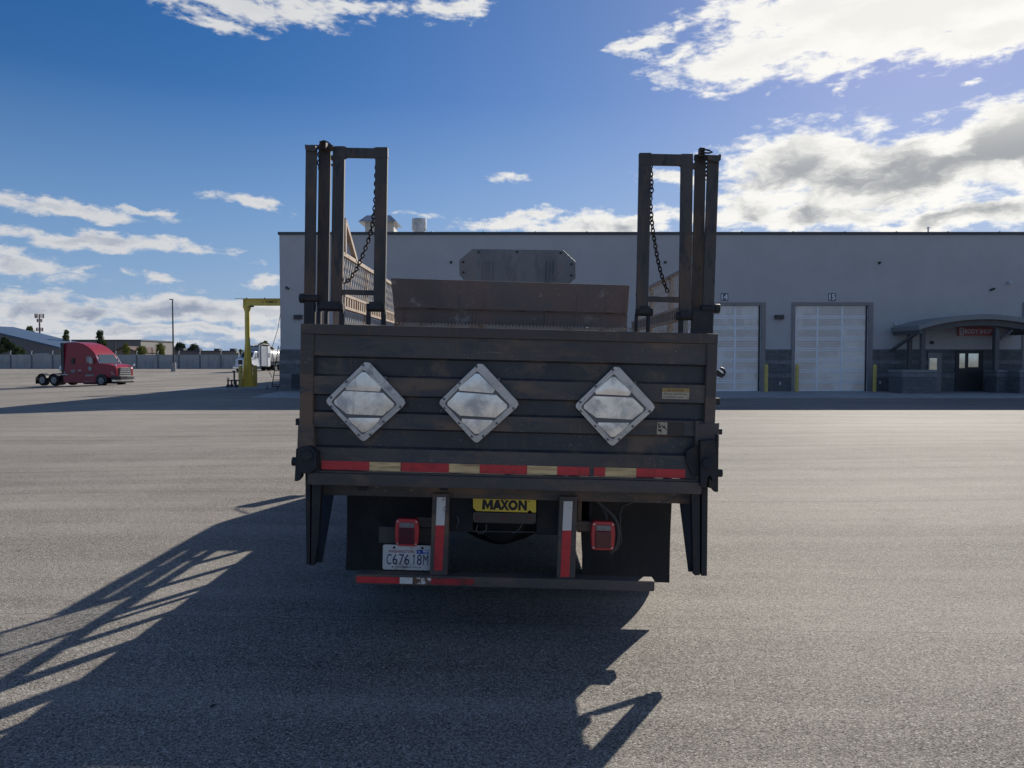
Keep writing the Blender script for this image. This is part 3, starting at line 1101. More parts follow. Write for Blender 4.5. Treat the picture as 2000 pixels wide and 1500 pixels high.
m.build('sticker_lettering', mat('faded_print', (0.07, 0.055, 0.045), 0.6, var=0.1), st)
a = T(1283, 836, Y); b = T(1336, 837, Y)
zt_, zb_ = T(1310, 825, Y).z, T(1310, 849, Y).z
w = b.x - a.x; h = zt_ - zb_
xm = a.x + w * .38
m = MB()
m.box(a.x, xm, Y - 0.0018, Y, zb_, zt_, 0)
m.box(xm, b.x, Y - 0.0015, Y, zb_, zt_, 1)
for i in range(9):
    zz = zt_ - h * (0.10 + 0.095 * i)
    m.box(xm + w * .04, b.x - w * (.04 + .09 * (i % 3 == 2)), Y - 0.002, Y - 0.0016, zz - h * .018, zz, 2)
sto = m.build('instruction_sticker', [M_STICK, mat('grimy_sticker', (0.050, 0.040, 0.034), 0.6), mat('grimy_rule', (0.11, 0.095, 0.085), 0.6)], truck)
m = MB()


def stroke(mb, pts, wd):
    for p, q in zip(pts[:-1], pts[1:]):
        mb.bar((a.x + w * p[0], Y - 0.0024, zb_ + h * p[1]), (a.x + w * q[0], Y - 0.0024, zb_ + h * q[1]), wd, 0.001, up=(0, 1, 0))


stroke(m, [(.07, .88), (.07, .66), (.14, .66)], 0.007)
stroke(m, [(.02, .55), (.16, .60)], 0.004)
stroke(m, [(.05, .45), (.09, .28), (.14, .42), (.15, .18)], 0.006)
stroke(m, [(.17, .80), (.26, .55), (.37, .40)], 0.004)
stroke(m, [(.20, .55), (.30, .68), (.28, .50)], 0.004)
m.build('pictogram', M_BLK, sto)

# placard holders
def placard(uc, vc, seed):
    Y = GY - 0.012
    c = T(uc, vc, Y)
    k = Y / F
    rnd = random.Random(seed)

    def pt(du, dv):
        return (c.x + du * k, c.z - dv * k)
    rot = {1: -1.0, 2: 0.0, 3: 0.5}[seed]
    m = MB()
    base = [(-3, -80), (7, -79), (75, -9), (78, -2), (74, 5), (1, 74), (-4, 75), (-9, 72), (-76, 2), (-77, -3), (-74, -8)]
    m.prism([pt(*p) for p in base], 'y', Y, Y + 0.004)
    ho = m.build('placard_holder', M_ALU, truck, 0.0015)
    # raised rails of the card frame, offset to the lower left
    m = MB()
    fr = [(-6, -70), (65, 1), (-4, 66), (-70, 0)]
    for i in range(4):
        p, q = fr[i], fr[(i + 1) % 4]
        A = Vector((pt(*p)[0], Y - 0.004, pt(*p)[1]))
        B = Vector((pt(*q)[0], Y - 0.004, pt(*q)[1]))
        m.bar(A, B, 0.010, 0.006, up=(0, 1, 0))
    m.build('frame_rail', M_ALU, ho, 0.001)
    # three embossed flaps
    m = MB()
    m.prism([pt(*p) for p in [(-6, -64), (0, -64), (60, -2), (60, 5), (2, 61), (-8, 61), (-65, 4), (-65, -4)]], 'y', Y - 0.0016, Y - 0.0002)
    m.build('back_pan', M_SEAM, ho)
    j = lambda: rnd.uniform(-1.5, 1.5)
    flaps = [[(-8, -60), (-1, -60), (31, -31 + j()), (27, -24 + j()), (-38, -25 + j()), (-40, -31)],
             [(-42, -22 + j()), (34, -20.5 + j()), (56, 0), (55, 6), (34, 24 + j()), (-36, 22 + j()), (-61, 3), (-61, -3)],
             [(-32, 29 + j()), (29, 30 + j()), (26, 36), (2, 57), (-6, 58), (-33, 34)]]
    for f in flaps:
        m = MB()
        # slightly bowed face: a raised middle ridge across the flap
        n = len(f)
        cx = sum(p[0] for p in f) / n; cy = sum(p[1] for p in f) / n
        ring0 = [(*pt(*p),) for p in f]
        ring1 = [(*pt(cx + (p[0] - cx) * .88, cy + (p[1] - cy) * .84),) for p in f]
        lay = [(ring0, -0.0012), (ring0, -0.0030), (ring1, -0.0036)]
        vs = []
        for rg, dy in lay:
            for p in rg:
                vs.append((p[0], Y + dy + rnd.uniform(-.0007, .0007), p[1]))
        cc = pt(cx, cy)
        # several inner points so the sheet dents
        fs = []
        for L in range(2):
            for i in range(n):
                fs.append((L * n + i, L * n + (i + 1) % n, (L + 1) * n + (i + 1) % n, (L + 1) * n + i))
        ci = len(vs)
        vs.append((cc[0] + rnd.uniform(-.02, .02), Y - 0.0042 + rnd.uniform(-0.0016, 0.0006), cc[1]))
        for i in range(n):
            fs.append((2 * n + i, 2 * n + (i + 1) % n, ci))
        m.merge(vs, fs)
        m.build('flap', M_ALUF, ho, smooth_=True)
    m = MB()
    for (du, dv) in ((-6, -74), (-38, -40), (-68, -9), (-66, 8), (-37, 37), (-12, 63), (10, 62), (36, 36), (68, 6), (38, -50)):
        q = pt(du, dv)
        m.cyl((q[0], Y - 0.0045, q[1]), (q[0], Y, q[1]), 0.008, 0.008, n=10)
    m.build_each('rivet', M_SEAM, ho)
    # spring clip
    m = MB()
    q0, q1 = pt(27, -37), pt(37, -44)
    m.bar((q0[0], Y - 0.008, q0[1]), (q1[0], Y - 0.008, q1[1]), 0.014, 0.006, up=(0, 1, 0))
    m.build('clip', M_ALU, ho, 0.001)


placard(714, 787, 1)
placard(935, 790, 2)
placard(1201, 796, 3)

# ------- ramps standing up behind the gate
def chainlinks(mb, pts, size=0.034, wire=0.0042):
    """links along a path"""
    pts = [Vector(p) for p in pts]
    L = [0]
    for a, b in zip(pts[:-1], pts[1:]):
        L.append(L[-1] + (b - a).length)
    pitch = size * 0.74
    n = int(L[-1] / pitch)
    for i in range(n):
        s0 = i * pitch
        k = max(j for j in range(len(L) - 1) if L[j] <= s0 + 1e-6)
        t = (s0 - L[k]) / max(1e-6, L[k + 1] - L[k])
        c = pts[k].lerp(pts[k + 1], t)
        d = (pts[k + 1] - pts[k]).normalized()
        side = d.cross(Vector((0, 1, 0))).normalized()
        if i % 2:
            side = (side * 0.35 + d.cross(side).normalized() * 0.94).normalized()
        ring = []
        for q in range(10):
            a = 2 * math.pi * q / 10
            ring.append(c + d * (math.cos(a) * size * .5) + side * (math.sin(a) * size * .30))
        mb.tube(ring, wire, 5, closed=True)


def rampset(side):
    Y = 4.60
    if side < 0:
        rails = [((650, 285), (673, 285), (668, 598), (645, 598)), ((733, 287), (757, 287), (752, 598), (729, 598))]
        top = [(650, 285), (672, 285), (678, 288), (728, 289), (734, 287), (757, 287), (757, 308), (733, 308), (729, 307), (677, 306), (673, 308), (650, 308)]
        low = [(664, 565), (733, 567), (733, 577), (664, 575)]
        fold = [((622.5, 281), (646, 281), (641, 598), (618.5, 598), 4.68), ((597, 285), (618.5, 285), (614, 632), (593, 632), 4.62)]
        knuck = [(619, 591, 670, 609), (715, 593, 752, 609)]
        outer = (583, 574, 620, 590)
        chain = [(737, 311), (735, 340), (734, 375), (732, 405), (727, 440), (719, 472), (708, 500), (697, 525), (684, 545), (669, 556)]
        chain2 = [(624, 302), (622, 340)]
        loop = [(626, 286), (625, 277), (633, 275), (642, 279), (650, 287), (651, 293), (644, 295), (634, 292), (627, 289)]
        stubs = [(594, 590, 614, 634), (618, 606, 626, 634), (633, 606, 640, 634), (662, 604, 670, 634), (715, 606, 722, 634), (744, 606, 752, 634)]
        light_stub = [(617, 610, 624, 634), (629, 610, 635, 634), (655, 608, 664, 634)]
        cap = [(595, 282), (616, 284), (617, 293), (612, 296), (596, 292)]
        cross = [(606, 283, 652, 290), (646, 303, 652, 312), (646, 320, 652, 323)]
    else:
        rails = [((1249, 298), (1273, 298), (1266, 610), (1243, 608)), ((1331, 300), (1354, 300), (1350, 614), (1327, 612))]
        top = [(1249, 298), (1271, 298), (1274, 300), (1330, 301), (1334, 300), (1354, 300), (1354, 324), (1331, 324), (1328, 322), (1276, 321), (1272, 322), (1249, 321)]
        low = [(1263, 578), (1330, 580), (1330, 591), (1263, 589)]
        fold = [((1358, 301), (1379, 301), (1373, 640), (1350, 636), 4.68), ((1382.5, 302), (1405, 304), (1393, 652), (1371, 650), 4.62)]
        knuck = [(1243, 602, 1276, 617), (1322, 610, 1352, 625)]
        outer = (1371, 593, 1408, 611)
        chain = [(1271, 324), (1272, 350), (1273, 370), (1270, 390), (1271, 410), (1273, 430), (1275, 450), (1279, 475), (1284, 505), (1290, 530), (1297, 553), (1306, 575)]
        chain2 = [(1380, 315), (1379, 358)]
        loop = [(1368, 299), (1367, 292), (1376, 292), (1386, 294), (1391, 297), (1385, 299), (1372, 298)]
        stubs = [(1241, 612, 1246, 648), (1264, 612, 1270, 648), (1327, 622, 1335, 650), (1352, 606, 1392, 652)]
        light_stub = []
        cap = [(1381, 302), (1402, 303), (1407, 300), (1409, 303), (1408, 312), (1403, 317), (1384, 312)]
        cross = [(1352, 318, 1360, 329), (1357, 302, 1400, 312)]
    m = MB()
    for r in rails:
        tpoly(m, r, Y, 0.032)
    tpoly(m, top, Y - 0.003, 0.038)
    tpoly(m, low, Y + 0.006, 0.02)
    ramp = m.build('loading_ramp', M_RAMP, truck, 0.003)
    m = MB()
    chainlinks(m, [T(u, v, Y + 0.03 + (0.0 if i < 6 else 0.03 * (i - 5))) for i, (u, v) in enumerate(chain)])
    m.build('chain', M_CHAIN, ramp)
    m = MB()
    for k in knuck:
        a = T((k[0] + k[2]) / 2, (k[1] + k[3]) / 2, Y + 0.02)
        x0, x1 = T(k[0], k[1], Y).x, T(k[2], k[1], Y).x
        m.cyl((x0, a.y, a.z), (x1, a.y, a.z), 0.026, n=14)
        m.box(x0 + 0.02, x1 - 0.02, a.y - 0.03, a.y + 0.03, a.z - 0.012, a.z + 0.035)
    m.build_each('hinge_knuckle', M_DARK, ramp, 0.003)
    # the folded second ramp, seen edge on
    m = MB()
    for f in fold:
        q = [T(u, v, f[4]) for u, v in f[:4]]
        m.prism([(p.x, p.z) for p in q], 'y', f[4], f[4] + 0.018)
    for c in cross:
        tbox(m, *c, 4.66, 0.03)
    tpoly(m, cap, 4.60, 0.04)
    fr = m.build('folded_ramp', M_RAMP, truck, 0.002)
    m = MB()
    chainlinks(m, [T(u, v, 4.70) for u, v in chain2])
    m.build('chain', M_CHAIN, fr)
    m = MB()
    m.tube([T(u, v, 4.60 - 0.01 * (i % 3)) for i, (u, v) in enumerate(loop)], 0.0055, 6, closed=True)
    q = T(633 if side < 0 else 1370, 284 if side < 0 else 297, 4.63)
    m.box(q.x - 0.016, q.x + 0.016, 4.61, 4.65, q.z - 0.03, q.z + 0.022)
    m.build('handle_loop', M_CHAIN, fr)
    m = MB()
    x0, x1 = T(outer[0], outer[1], Y).x, T(outer[2], outer[1], Y).x
    zc = T((outer[0] + outer[2]) / 2, (outer[1] + outer[3]) / 2, Y).z
    m.cyl((x0, Y + 0.03, zc), (x1, Y + 0.03, zc), 0.024, n=14)
    ox = x0 if side < 0 else x1 - 0.03
    m.cyl((ox, Y + 0.03, zc), (ox + 0.03, Y + 0.03, zc), 0.031, n=8)
    for s_b in stubs:
        tbox(m, *s_b, Y + 0.01, 0.04)
    m.build_each('ramp_mount', M_DARK, truck, 0.003)
    if light_stub:
        m = MB()
        for s_b in light_stub:
            tbox(m, *s_b, 4.95, 0.03)
        m.build_each('mount_post', M_TAN, truck)


rampset(-1)
rampset(1)

# ------- bed
ZD = T(995, 925, GY).z                       # deck height
m = MB()
m.box(-1.22, 1.22, 4.62, 9.3, ZD - 0.04, ZD)
for i in range(9):
    y = 4.9 + 0.52 * i
    m.box(-1.2, 1.2, y, y + 0.06, ZD - 0.12, ZD - 0.042)
m.build('deck', mat('dark_deck_steel', (0.05, 0.04, 0.034), 0.7, c2=(0.10, 0.06, 0.04), scale=3), truck)
for s_ in (-1, 1):
    m = MB()
    m.prism([(s_ * 0.40, 0), (s_ * 0.49, 0), (s_ * 0.49, 0.24), (s_ * 0.40, 0.24), (s_ * 0.40, 0.225), (s_ * 0.475, 0.225), (s_ * 0.475, 0.015), (s_ * 0.40, 0.015)], 'y', 4.7, 12.6)
    for i, p in enumerate(m.v):
        p.z += ZD - 0.37
    m.build('chassis_rail', M_DARK, truck)
m = MB()
for y in (5.0, 6.6, 8.2, 9.6, 11.0):
    m.box(-0.40, 0.40, y, y + 0.08, ZD - 0.34, ZD - 0.16)
m.build_each('chassis_cross_member', M_DARK, truck)


def expanded(mb, x, y0, y1, z0, z1, pitch=0.074, w=0.007):
    """expanded metal in the plane x, clipped to the rectangle"""
    H = z1 - z0
    for sg in (-1, 1):
        s = -H * 0.62 * 1.0
        k = y0 - H * 0.62
        while k < y1 + H * 0.62:
            # line from (k, z0) to (k + sg*H*0.62, z1)
            a = (k, z0); b = (k + sg * H * 0.62, z1)
            lo, hi = 0.0, 1.0
            dy = b[0] - a[0]
            t0 = (y0 - a[0]) / dy; t1 = (y1 - a[0]) / dy
            if t0 > t1: t0, t1 = t1, t0
            lo, hi = max(lo, t0), min(hi, t1)
            if hi - lo > 0.01:
                A = (x + sg * 0.002, a[0] + dy * lo, z0 + H * lo)
                B = (x + sg * 0.002, a[0] + dy * hi, z0 + H * hi)
                mb.bar(A, B, 0.003, w, up=(0, 0, 1))
            k += pitch


def side_panel(s_):
    """high mesh side at the rear, stakes and a lower board side further forward"""
    x = s_ * 1.215
    ztop = 2.37
    zr0, zr1 = 2.005, 2.105
    y0, y1 = 5.0, 7.62
    m = MB()
    expanded(m, x, y0 + .02, y1 - .02, zr1 + 0.01, ztop)
    expanded(m, x, y0 + .02, y1 - .02, 1.55, zr0 - 0.01)
    mesh_o = m.build('mesh_side', M_GALV, truck)
    m = MB()
    m.box(x - .012, x + .012, y0, y1, ztop, ztop + 0.028)
    m.box(x - .012, x + .012, y0, y1, 1.50, 1.53)
    for y in (y0, 6.0, 6.85, y1 - 0.04):
        m.box(x - .016 + s_ * .02, x + .016 + s_ * .02, y, y + 0.04, ZD, ztop)
    m.build('side_frame', M_TAN, truck, 0.002)
    # rail pierced with upright slots
    m = MB()
    xi = x - s_ * 0.03
    m.box(xi - .015, xi + .015, y0, y1, zr1 - 0.018, zr1)
    m.box(xi - .015, xi + .015, y0, y1, zr0, zr0 + 0.018)
    y = y0
    while y < y1:
        m.box(xi - .012, xi + .012, y, y + 0.035, zr0 + 0.018, zr1 - 0.018)
        y += 0.078
    m.box(xi + s_ * .018, xi + s_ * .022, y0, y1, zr0 - 0.002, zr1 + 0.002)
    m.build('slotted_rail', M_TAN, truck)
    # rake stay at the front end of the mesh
    m = MB()
    a = (x, 5.25, 2.60); b = (x + 0 * s_, 5.62, 2.39)
    m.bar((x, 5.12, 2.62), (x, 5.52, 2.39), 0.03, 0.03)
    m.bar((x, 5.12, 2.62), (x, 5.14, 2.39), 0.03, 0.03)
    m.build('mesh_stay', M_TAN, truck)
    # solid kick board with gaps under the mesh, then a board side ahead
    m = MB()
    m.box(x - .02, x + .02, 4.7, 9.3, ZD, ZD + 0.06)
    m.box(x - .02, x + .02, y0, 9.3, 1.44, 1.50)
    for y in (4.75, 5.35, 5.95, 6.5, 7.05, 7.6, 8.2, 8.8, 9.24):
        m.box(x - .022, x + .022, y, y + 0.07, ZD + .06, 1.44)
    for z in (1.56, 1.73):
        m.box(x - .018, x + .018, 7.7, 9.3, z, z + 0.12)
    for y in (7.7, 8.5, 9.24):
        m.box(x - .024, x + .024, y, y + 0.06, 1.5, 1.85)
    m.build('stake_side', M_RUST, truck, 0.003)


side_panel(-1)
side_panel(1)

# raised bulkhead panel carried on legs
BYY = 5.05
m = MB()
tpoly(m, [(763, 543), (1230, 557), (1226, 612), (769, 600)], BYY, 0.05)
tpoly(m, [(769, 601), (1226, 613), (1225, 641), (771, 630)], BYY + 0.03, 0.03)
tpoly(m, [(772, 631), (1223, 642), (1223, 646), (772, 635)], BYY - 0.01, 0.06)
for u in (923, 1064):
    tbox(m, u, 604 + (u - 995) * .02, u + 5, 640, BYY + 0.022, 0.03)
m.build('folded_dock_plate', M_RUSTP, truck, 0.004)
m = MB()
for x in (-0.62, 0.0, 0.60):
    m.box(x, x + 0.05, BYY + 0.065, BYY + 0.11, ZD, 2.12)
m.build_each('plate_support', M_DARK, truck)
# fine row of punched holes edge along the gate top (a folded grate lying behind it)
m = MB()
gy = 4.85
zt_ = T(995, 634, gy).z
m.box(T(770, 640, gy).x, T(1225, 645, gy).x, gy, gy + 0.02, zt_ - 0.06, zt_ - 0.012)
for i in range(70):
    x = T(770, 640, gy).x + i * 0.0222
    m.box(x, x + 0.013, gy, gy + 0.02, zt_ - 0.012, zt_)
m.build('folded_grate', M_TAN, truck)

# octagonal plate on two stays
m = MB()
OYY = 7.0
tpoly(m, [(923, 486), (1100, 488.5), (1124, 511), (1124.5, 543), (1112, 554), (907, 549), (897, 536), (897, 508)], OYY, 0.03)
octo = m.build('octagonal_plate', M_GREYP, truck, 0.003)
m = MB()
for u in (944, 957, 1068, 1082):
    tbox(m, u, 510, u + 3.5, 549, OYY - 0.018, 0.017)
m.build_each('stiffener', M_GREYP, octo, 0.002)
m = MB()
for u, v in ((905, 512), (905, 532), (1116, 516), (1116, 538), (935, 492), (1095, 494), (1010, 492)):
    q = T(u, v, OYY)
    m.cyl((q.x, OYY - .012, q.z), (q.x, OYY, q.z), .010, n=8)
m.build_each('bolt', M_DARK, octo)
m = MB()
m.cyl((0.78, 6.75, 0.66), (0.78, 8.3, 0.66), 0.29, n=24)  # tank added under the bed to shade the lit ground
m.build('fuel_or_shade_tank', mat('dull_tank_steel', (0.12, 0.12, 0.12), 0.5, metal=0.4, c2=(0.07, 0.06, 0.05), scale=4), truck, 0.02, smooth_=True)
m = MB()
m.box(-1.12, -0.52, 6.9, 8.0, 0.40, 0.95)  # box added on the left side, blocks light below the bed
m.build('added_shade_box', M_DARK, truck, 0.01)
m = MB()
for u in (945, 1078):
    q = T(u, 520, OYY + 0.04)
    m.box(q.x - .03, q.x + .03, OYY + 0.032, OYY + 0.09, ZD, q.z + 0.12)
m.build_each('plate_stay', M_GREYP, truck)

# ------- running gear
def wheel(parent, name, c, r, w, tyre, rim, axis='y', dual=False, rimside=-1, n=28):
    """tyre with a shaped shoulder and a dished rim; c is the centre"""
    m = MB()
    h = w / 2
    prof_ = [(r * .60, -h * .8), (r * .72, -h), (r * .90, -h), (r * .98, -h * .82), (r, -h * .5), (r, h * .5), (r * .98, h * .82), (r * .90, h), (r * .72, h), (r * .60, h * .8)]
    m.lathe(prof_, c, axis, n)
    for i in range(3):
        t = -h * .45 + h * .45 * i
        m.lathe([(r + .002, t - h * .16), (r + .008, t - h * .13), (r + .008, t + h * .13), (r + .002, t + h * .16)], c, axis, n)
    t_o = m.build(name, tyre, parent, smooth_=True)
    m = MB()
    s_ = rimside
    m.lathe([(r * .60, s_ * h * .9), (r * .56, s_ * h * .7), (r * .50, s_ * h * .35), (r * .30, s_ * h * .45), (r * .24, s_ * h * .95), (r * .1, s_ * h * 1.05)], c, axis, n)
    for i in range(8):
        a = 2 * math.pi * i / 8
        off = Vector((0, 0, 0))
        if axis == 'y':
            p = Vector(c) + Vector((r * .36 * math.cos(a), s_ * h * .42, r * .36 * math.sin(a)))
            q = p + Vector((0, s_ * .03, 0))
        else:
            p = Vector(c) + Vector((s_ * h * .42, r * .36 * math.cos(a), r * .36 * math.sin(a)))
            q = p + Vector((s_ * .03, 0, 0))
        m.cyl(p, q, r * .04, n=6)
    m.build('rim', rim, t_o, smooth_=True)
    return t_o


M_RIMD = mat('dirty_steel_rim', (0.20, 0.20, 0.20), 0.5, metal=0.3, c2=(0.10, 0.07, 0.05), scale=9)
WY = 5.85
for s_ in (-1, 1):
    for x in (0.70, 1.0):
        wheel(truck, 'wheel', (s_ * x, WY, 0.47), 0.47, 0.25, M_RUBBER, M_RIMD, 'x', rimside=s_)
    wheel(truck, 'wheel', (s_ * 0.95, 11.3, 0.47), 0.47, 0.26, M_RUBBER, M_RIMD, 'x', rimside=s_)
m = MB()
m.lathe([(0.07, -0.85), (0.075, -0.5), (0.10, -0.36), (0.19, -0.2), (0.235, -0.06), (0.235, 0.06), (0.19, 0.2), (0.10, 0.36), (0.075, 0.5), (0.07, 0.85)],
        (-0.10, WY, 0.47), 'x', 20)
m.lathe([(0.20, -0.20), (0.17, -0.235), (0.06, -0.25)], (-0.10, WY, 0.47), 'y', 18)
m.build('rear_axle', M_DARK, truck, smooth_=True)
m = MB()
for s_ in (-1, 1):
    m.prism([(5.1, .78), (5.85, .60), (6.6, .78), (6.6, .74), (5.85, .53), (5.1, .74)], 'x', s_ * .5 - .04, s_ * .5 + .04)
m.build_each('leaf_spring', M_DARK, truck)
m = MB()
m.cyl((-0.75, 11.3, 0.47), (0.75, 11.3, 0.47), 0.06)
m.build('front_axle', M_DARK, truck)
# tank and box between bumper uprights (dark shapes under the bed)
m = MB()
m.box(-0.36, 0.36, 4.75, 4.95, ZD - 0.30, ZD - 0.12)
m.box(T(880, 1000, 4.7).x, T(924, 1000, 4.7).x, 4.66, 4.74, T(900, 1035, 4.7).z, ZD - 0.1)
m.box(T(1048, 1000, 4.7).x, T(1092, 1000, 4.7).x, 4.66, 4.74, T(1070, 1042, 4.7).z, ZD - 0.1)
m.build('lift_pump_box', M_DARK, truck, 0.004)
m = MB()
m.cyl(T(880, 1037, 4.8), T(1092, 1040, 4.8), 0.004, n=6)
m.tube([T(u, v, 4.6) for u, v in ((933, 1024), (930, 1036), (935, 1042), (944, 1041), (950, 1034), (950, 1024))], 0.003, 6)
m.tube([T(u, v, 4.6) for u, v in ((1020, 1024), (1014, 1034), (1006, 1040), (1000, 1041))], 0.003, 6)
m.tube([T(u, v, 4.6) for u, v in ((893, 1008), (896, 1018), (892, 1030))], 0.003, 6)
m.build_each('wiring', mat('grey_wire', (0.14, 0.14, 0.14), 0.4, var=0.1), truck)
m = MB()
m.tube([T(u, v, 4.52) for u, v in ((1163, 974), (1172, 985), (1186, 996), (1198, 1008), (1205, 1022), (1208, 1040), (1207, 1058), (1200, 1072), (1192, 1079))], 0.011, 10)
m.tube([T(u, v, 4.56) for u, v in ((1160, 974), (1174, 990), (1183, 1005), (1186, 1024))], 0.009, 10)
m.tube([T(u, v, 4.6) for u, v in ((1236, 980), (1216, 988), (1210, 1004), (1211, 1030), (1213, 1056), (1205, 1072), (1194, 1077))], 0.007, 10)
m.build_each('hydraulic_hose', M_HOSE, truck, smooth_=True)

# ------- cab ahead of the bed
CY = 9.75
m = MB()
cab = [(CY, 0.62), (CY, 2.12), (CY + .12, 2.2), (CY + 1.05, 2.2), (CY + 1.2, 2.12), (CY + 1.75, 1.55), (CY + 1.75, 0.62)]
m.prism(cab, 'x', -0.95, 0.95)
cab_o = m.build('cab', mat('dark_blue_cab_paint', (0.03, 0.045, 0.08), 0.35, var=0.1, coat=0.4), truck, 0.05, segs=3)
M_GLASS = mat('dark_window_glass', (0.02, 0.025, 0.03), 0.06, var=0.05, spec=0.8)
m = MB()
m.box(-0.5, 0.5, CY - 0.006, CY - 0.002, 1.60, 2.0)
m.build('rear_window', M_GLASS, cab_o)
for s_ in (-1, 1):
    m = MB()
    m.prism([(CY + .25, 1.5), (CY + 1.55, 1.5), (CY + 1.1, 2.03), (CY + .25, 2.03)], 'x', s_ * .951, s_ * .955)
    m.build('side_window', M_GLASS, cab_o)
m = MB()
m.prism([(CY + 1.755, .62), (CY + 1.755, 1.45), (CY + 2.75, 1.32), (CY + 2.85, 1.2), (CY + 2.85, .62)], 'x', -0.78, 0.78)
m.build('hood', _mats['dark_blue_cab_paint'], truck, 0.05, segs=3)
m = MB()
m.box(-1.05, 1.05, CY + 2.86, CY + 2.98, 0.45, 0.72)
m.build('front_bumper', M_DARK, truck, 0.02)
for s_ in (-1, 1):
    m = MB()
    m.tube([(s_ * .95, CY + 1.4, 1.35), (s_ * 1.2, CY + 1.45, 1.38), (s_ * 1.22, CY + 1.45, 1.95), (s_ * .95, CY + 1.3, 2.0)], 0.014, 6)
    m.box(s_ * 1.12, s_ * 1.32, CY + 1.42, CY + 1.48, 1.45, 1.88)
    m.build('mirror', M_DARK, truck)

# ------------------------------------------------------------------ the service building
BY0 = 37.9


def W2(u, v, Y=BY0):
    p = P(u, v, Y)
    return p.x, p.z


def block_mat(name, c, mortar, bw=0.4, bh=0.2):
    m = bpy.data.materials.new(name)
    m.use_nodes = True
    N = NT(m.node_tree)
    N.n.clear()
    out = N.node('ShaderNodeOutputMaterial')
    b = N.node('ShaderNodeBsdfPrincipled')
    N.l.new(b.outputs[0], out.inputs[0])
    g = N.node('ShaderNodeNewGeometry')
    s = N.node('ShaderNodeSeparateXYZ')
    N.l.new(g.outputs['Position'], s.inputs[0])
    c3 = N.node('ShaderNodeCombineXYZ')
    N.l.new(N.math('ADD', s.outputs[0], s.outputs[1]), c3.inputs[0])
    N.l.new(s.outputs[2], c3.inputs[1])
    br = N.node('ShaderNodeTexBrick')
    N.l.new(c3.outputs[0], br.inputs['Vector'])
    br.inputs['Scale'].default_value = 1.0
    br.inputs['Brick Width'].default_value = bw
    br.inputs['Row Height'].default_value = bh
    br.inputs['Mortar Size'].default_value = 0.008
    br.inputs['Color1'].default_value = (*c, 1)
    br.inputs['Color2'].default_value = (*[q * 0.82 for q in c], 1)
    br.inputs['Mortar'].default_value = (*mortar, 1)
    n = N.noise(g.outputs['Position'], 9.0, 5.0, 0.7)
    k = N.ramp(n.outputs['Fac'], 0.3, 0.7, 0.82, 1.18)
    sc_ = N.node('ShaderNodeVectorMath', operation='SCALE')
    N.l.new(br.outputs['Color'], sc_.inputs[0])
    N.l.new(k, sc_.inputs['Scale'])
    N.l.new(sc_.outputs[0], b.inputs['Base Color'])
    b.inputs['Roughness'].default_value = 0.85
    bp = N.node('ShaderNodeBump')
    bp.inputs['Strength'].default_value = 0.6
    bp.inputs['Distance'].default_value = 0.01
    N.l.new(N.math('SUBTRACT', n.outputs['Fac'], br.outputs['Fac']), bp.inputs['Height'])
    N.l.new(bp.outputs[0], b.inputs['Normal'])
    return m


def stucco():
    m = mat('grey_stucco', (0.50, 0.488, 0.48), 0.9, runs=((0.40, 0.392, 0.388), 0.30), var=0.07, vscale=0.5, bump=0.25, bscale=9, c2=(0.48, 0.468, 0.46), scale=0.9, lo=0.45, hi=0.7)
    return m


M_STUC = stucco()
M_CMU = block_mat('dark_split_block', (0.150, 0.153, 0.157), (0.10, 0.105, 0.11))
M_CMUL = block_mat('light_block_band', (0.23, 0.233, 0.237), (0.15, 0.155, 0.16))  # darker metal tone between the placard flaps and on rivets
M_FRAMEB = mat('taupe_door_frame', (0.27, 0.25, 0.24), 0.6, var=0.08)
M_COPE = mat('dark_metal_coping', (0.055, 0.062, 0.075), 0.45, var=0.08)
M_DOORW = mat('white_door_rail', (0.88, 0.89, 0.90), 0.45, var=0.06)
M_POLY = mat('glowing_door_panel', (0.26, 0.28, 0.31), 0.25, var=0.28, vscale=0.8, c2=(0.42, 0.45, 0.48), scale=0.45, lo=0.48, hi=0.60, stretch=(1.2, 1, 0.7), emit=((0.78, 0.87, 1.0), 0.048))  # emission and pale blotches paint daylight showing through the panes
M_CANO = mat('blue_grey_canopy_metal', (0.23, 0.245, 0.25), 0.5, var=0.08)
M_CANS = mat('canopy_timber', (0.12, 0.118, 0.115), 0.7, var=0.15)
M_SIGNR = mat('red_sign_face', (0.55, 0.15, 0.15), 0.5, var=0.05)
M_REFLG = mat('reflective_window_glass', (0.62, 0.66, 0.60), 0.06, metal=0.85, var=0.2, vscale=1.5)
M_FIX = mat('dark_wall_fixture', (0.03, 0.032, 0.036), 0.5, var=0.1)
M_LITE = mat('pale_plastic', (0.55, 0.56, 0.56), 0.5, var=0.05)
M_GALVR = mat('galvanised_sheet', (0.55, 0.55, 0.55), 0.4, metal=0.5, var=0.15, vscale=1.2, c2=(0.42, 0.40, 0.38), scale=2.5)

bld = empty('service_building', (14.0, BY0, 0), 'long grey service building with dark block base and numbered bay doors', 'building', world_coords=True)
XW0, XW1 = P(547, 600, BY0).x, 60.0
ZR = P(1000, 455.5, BY0).z
ZC = P(1000, 684, BY0).z
door_u = [(1343, 1486, 597), (1552, 1695, 597), (2002, 2145, 597)]
doors = [(W2(a, 680)[0], W2(b, 680)[0], W2(1500, v)[1]) for a, b, v in door_u]
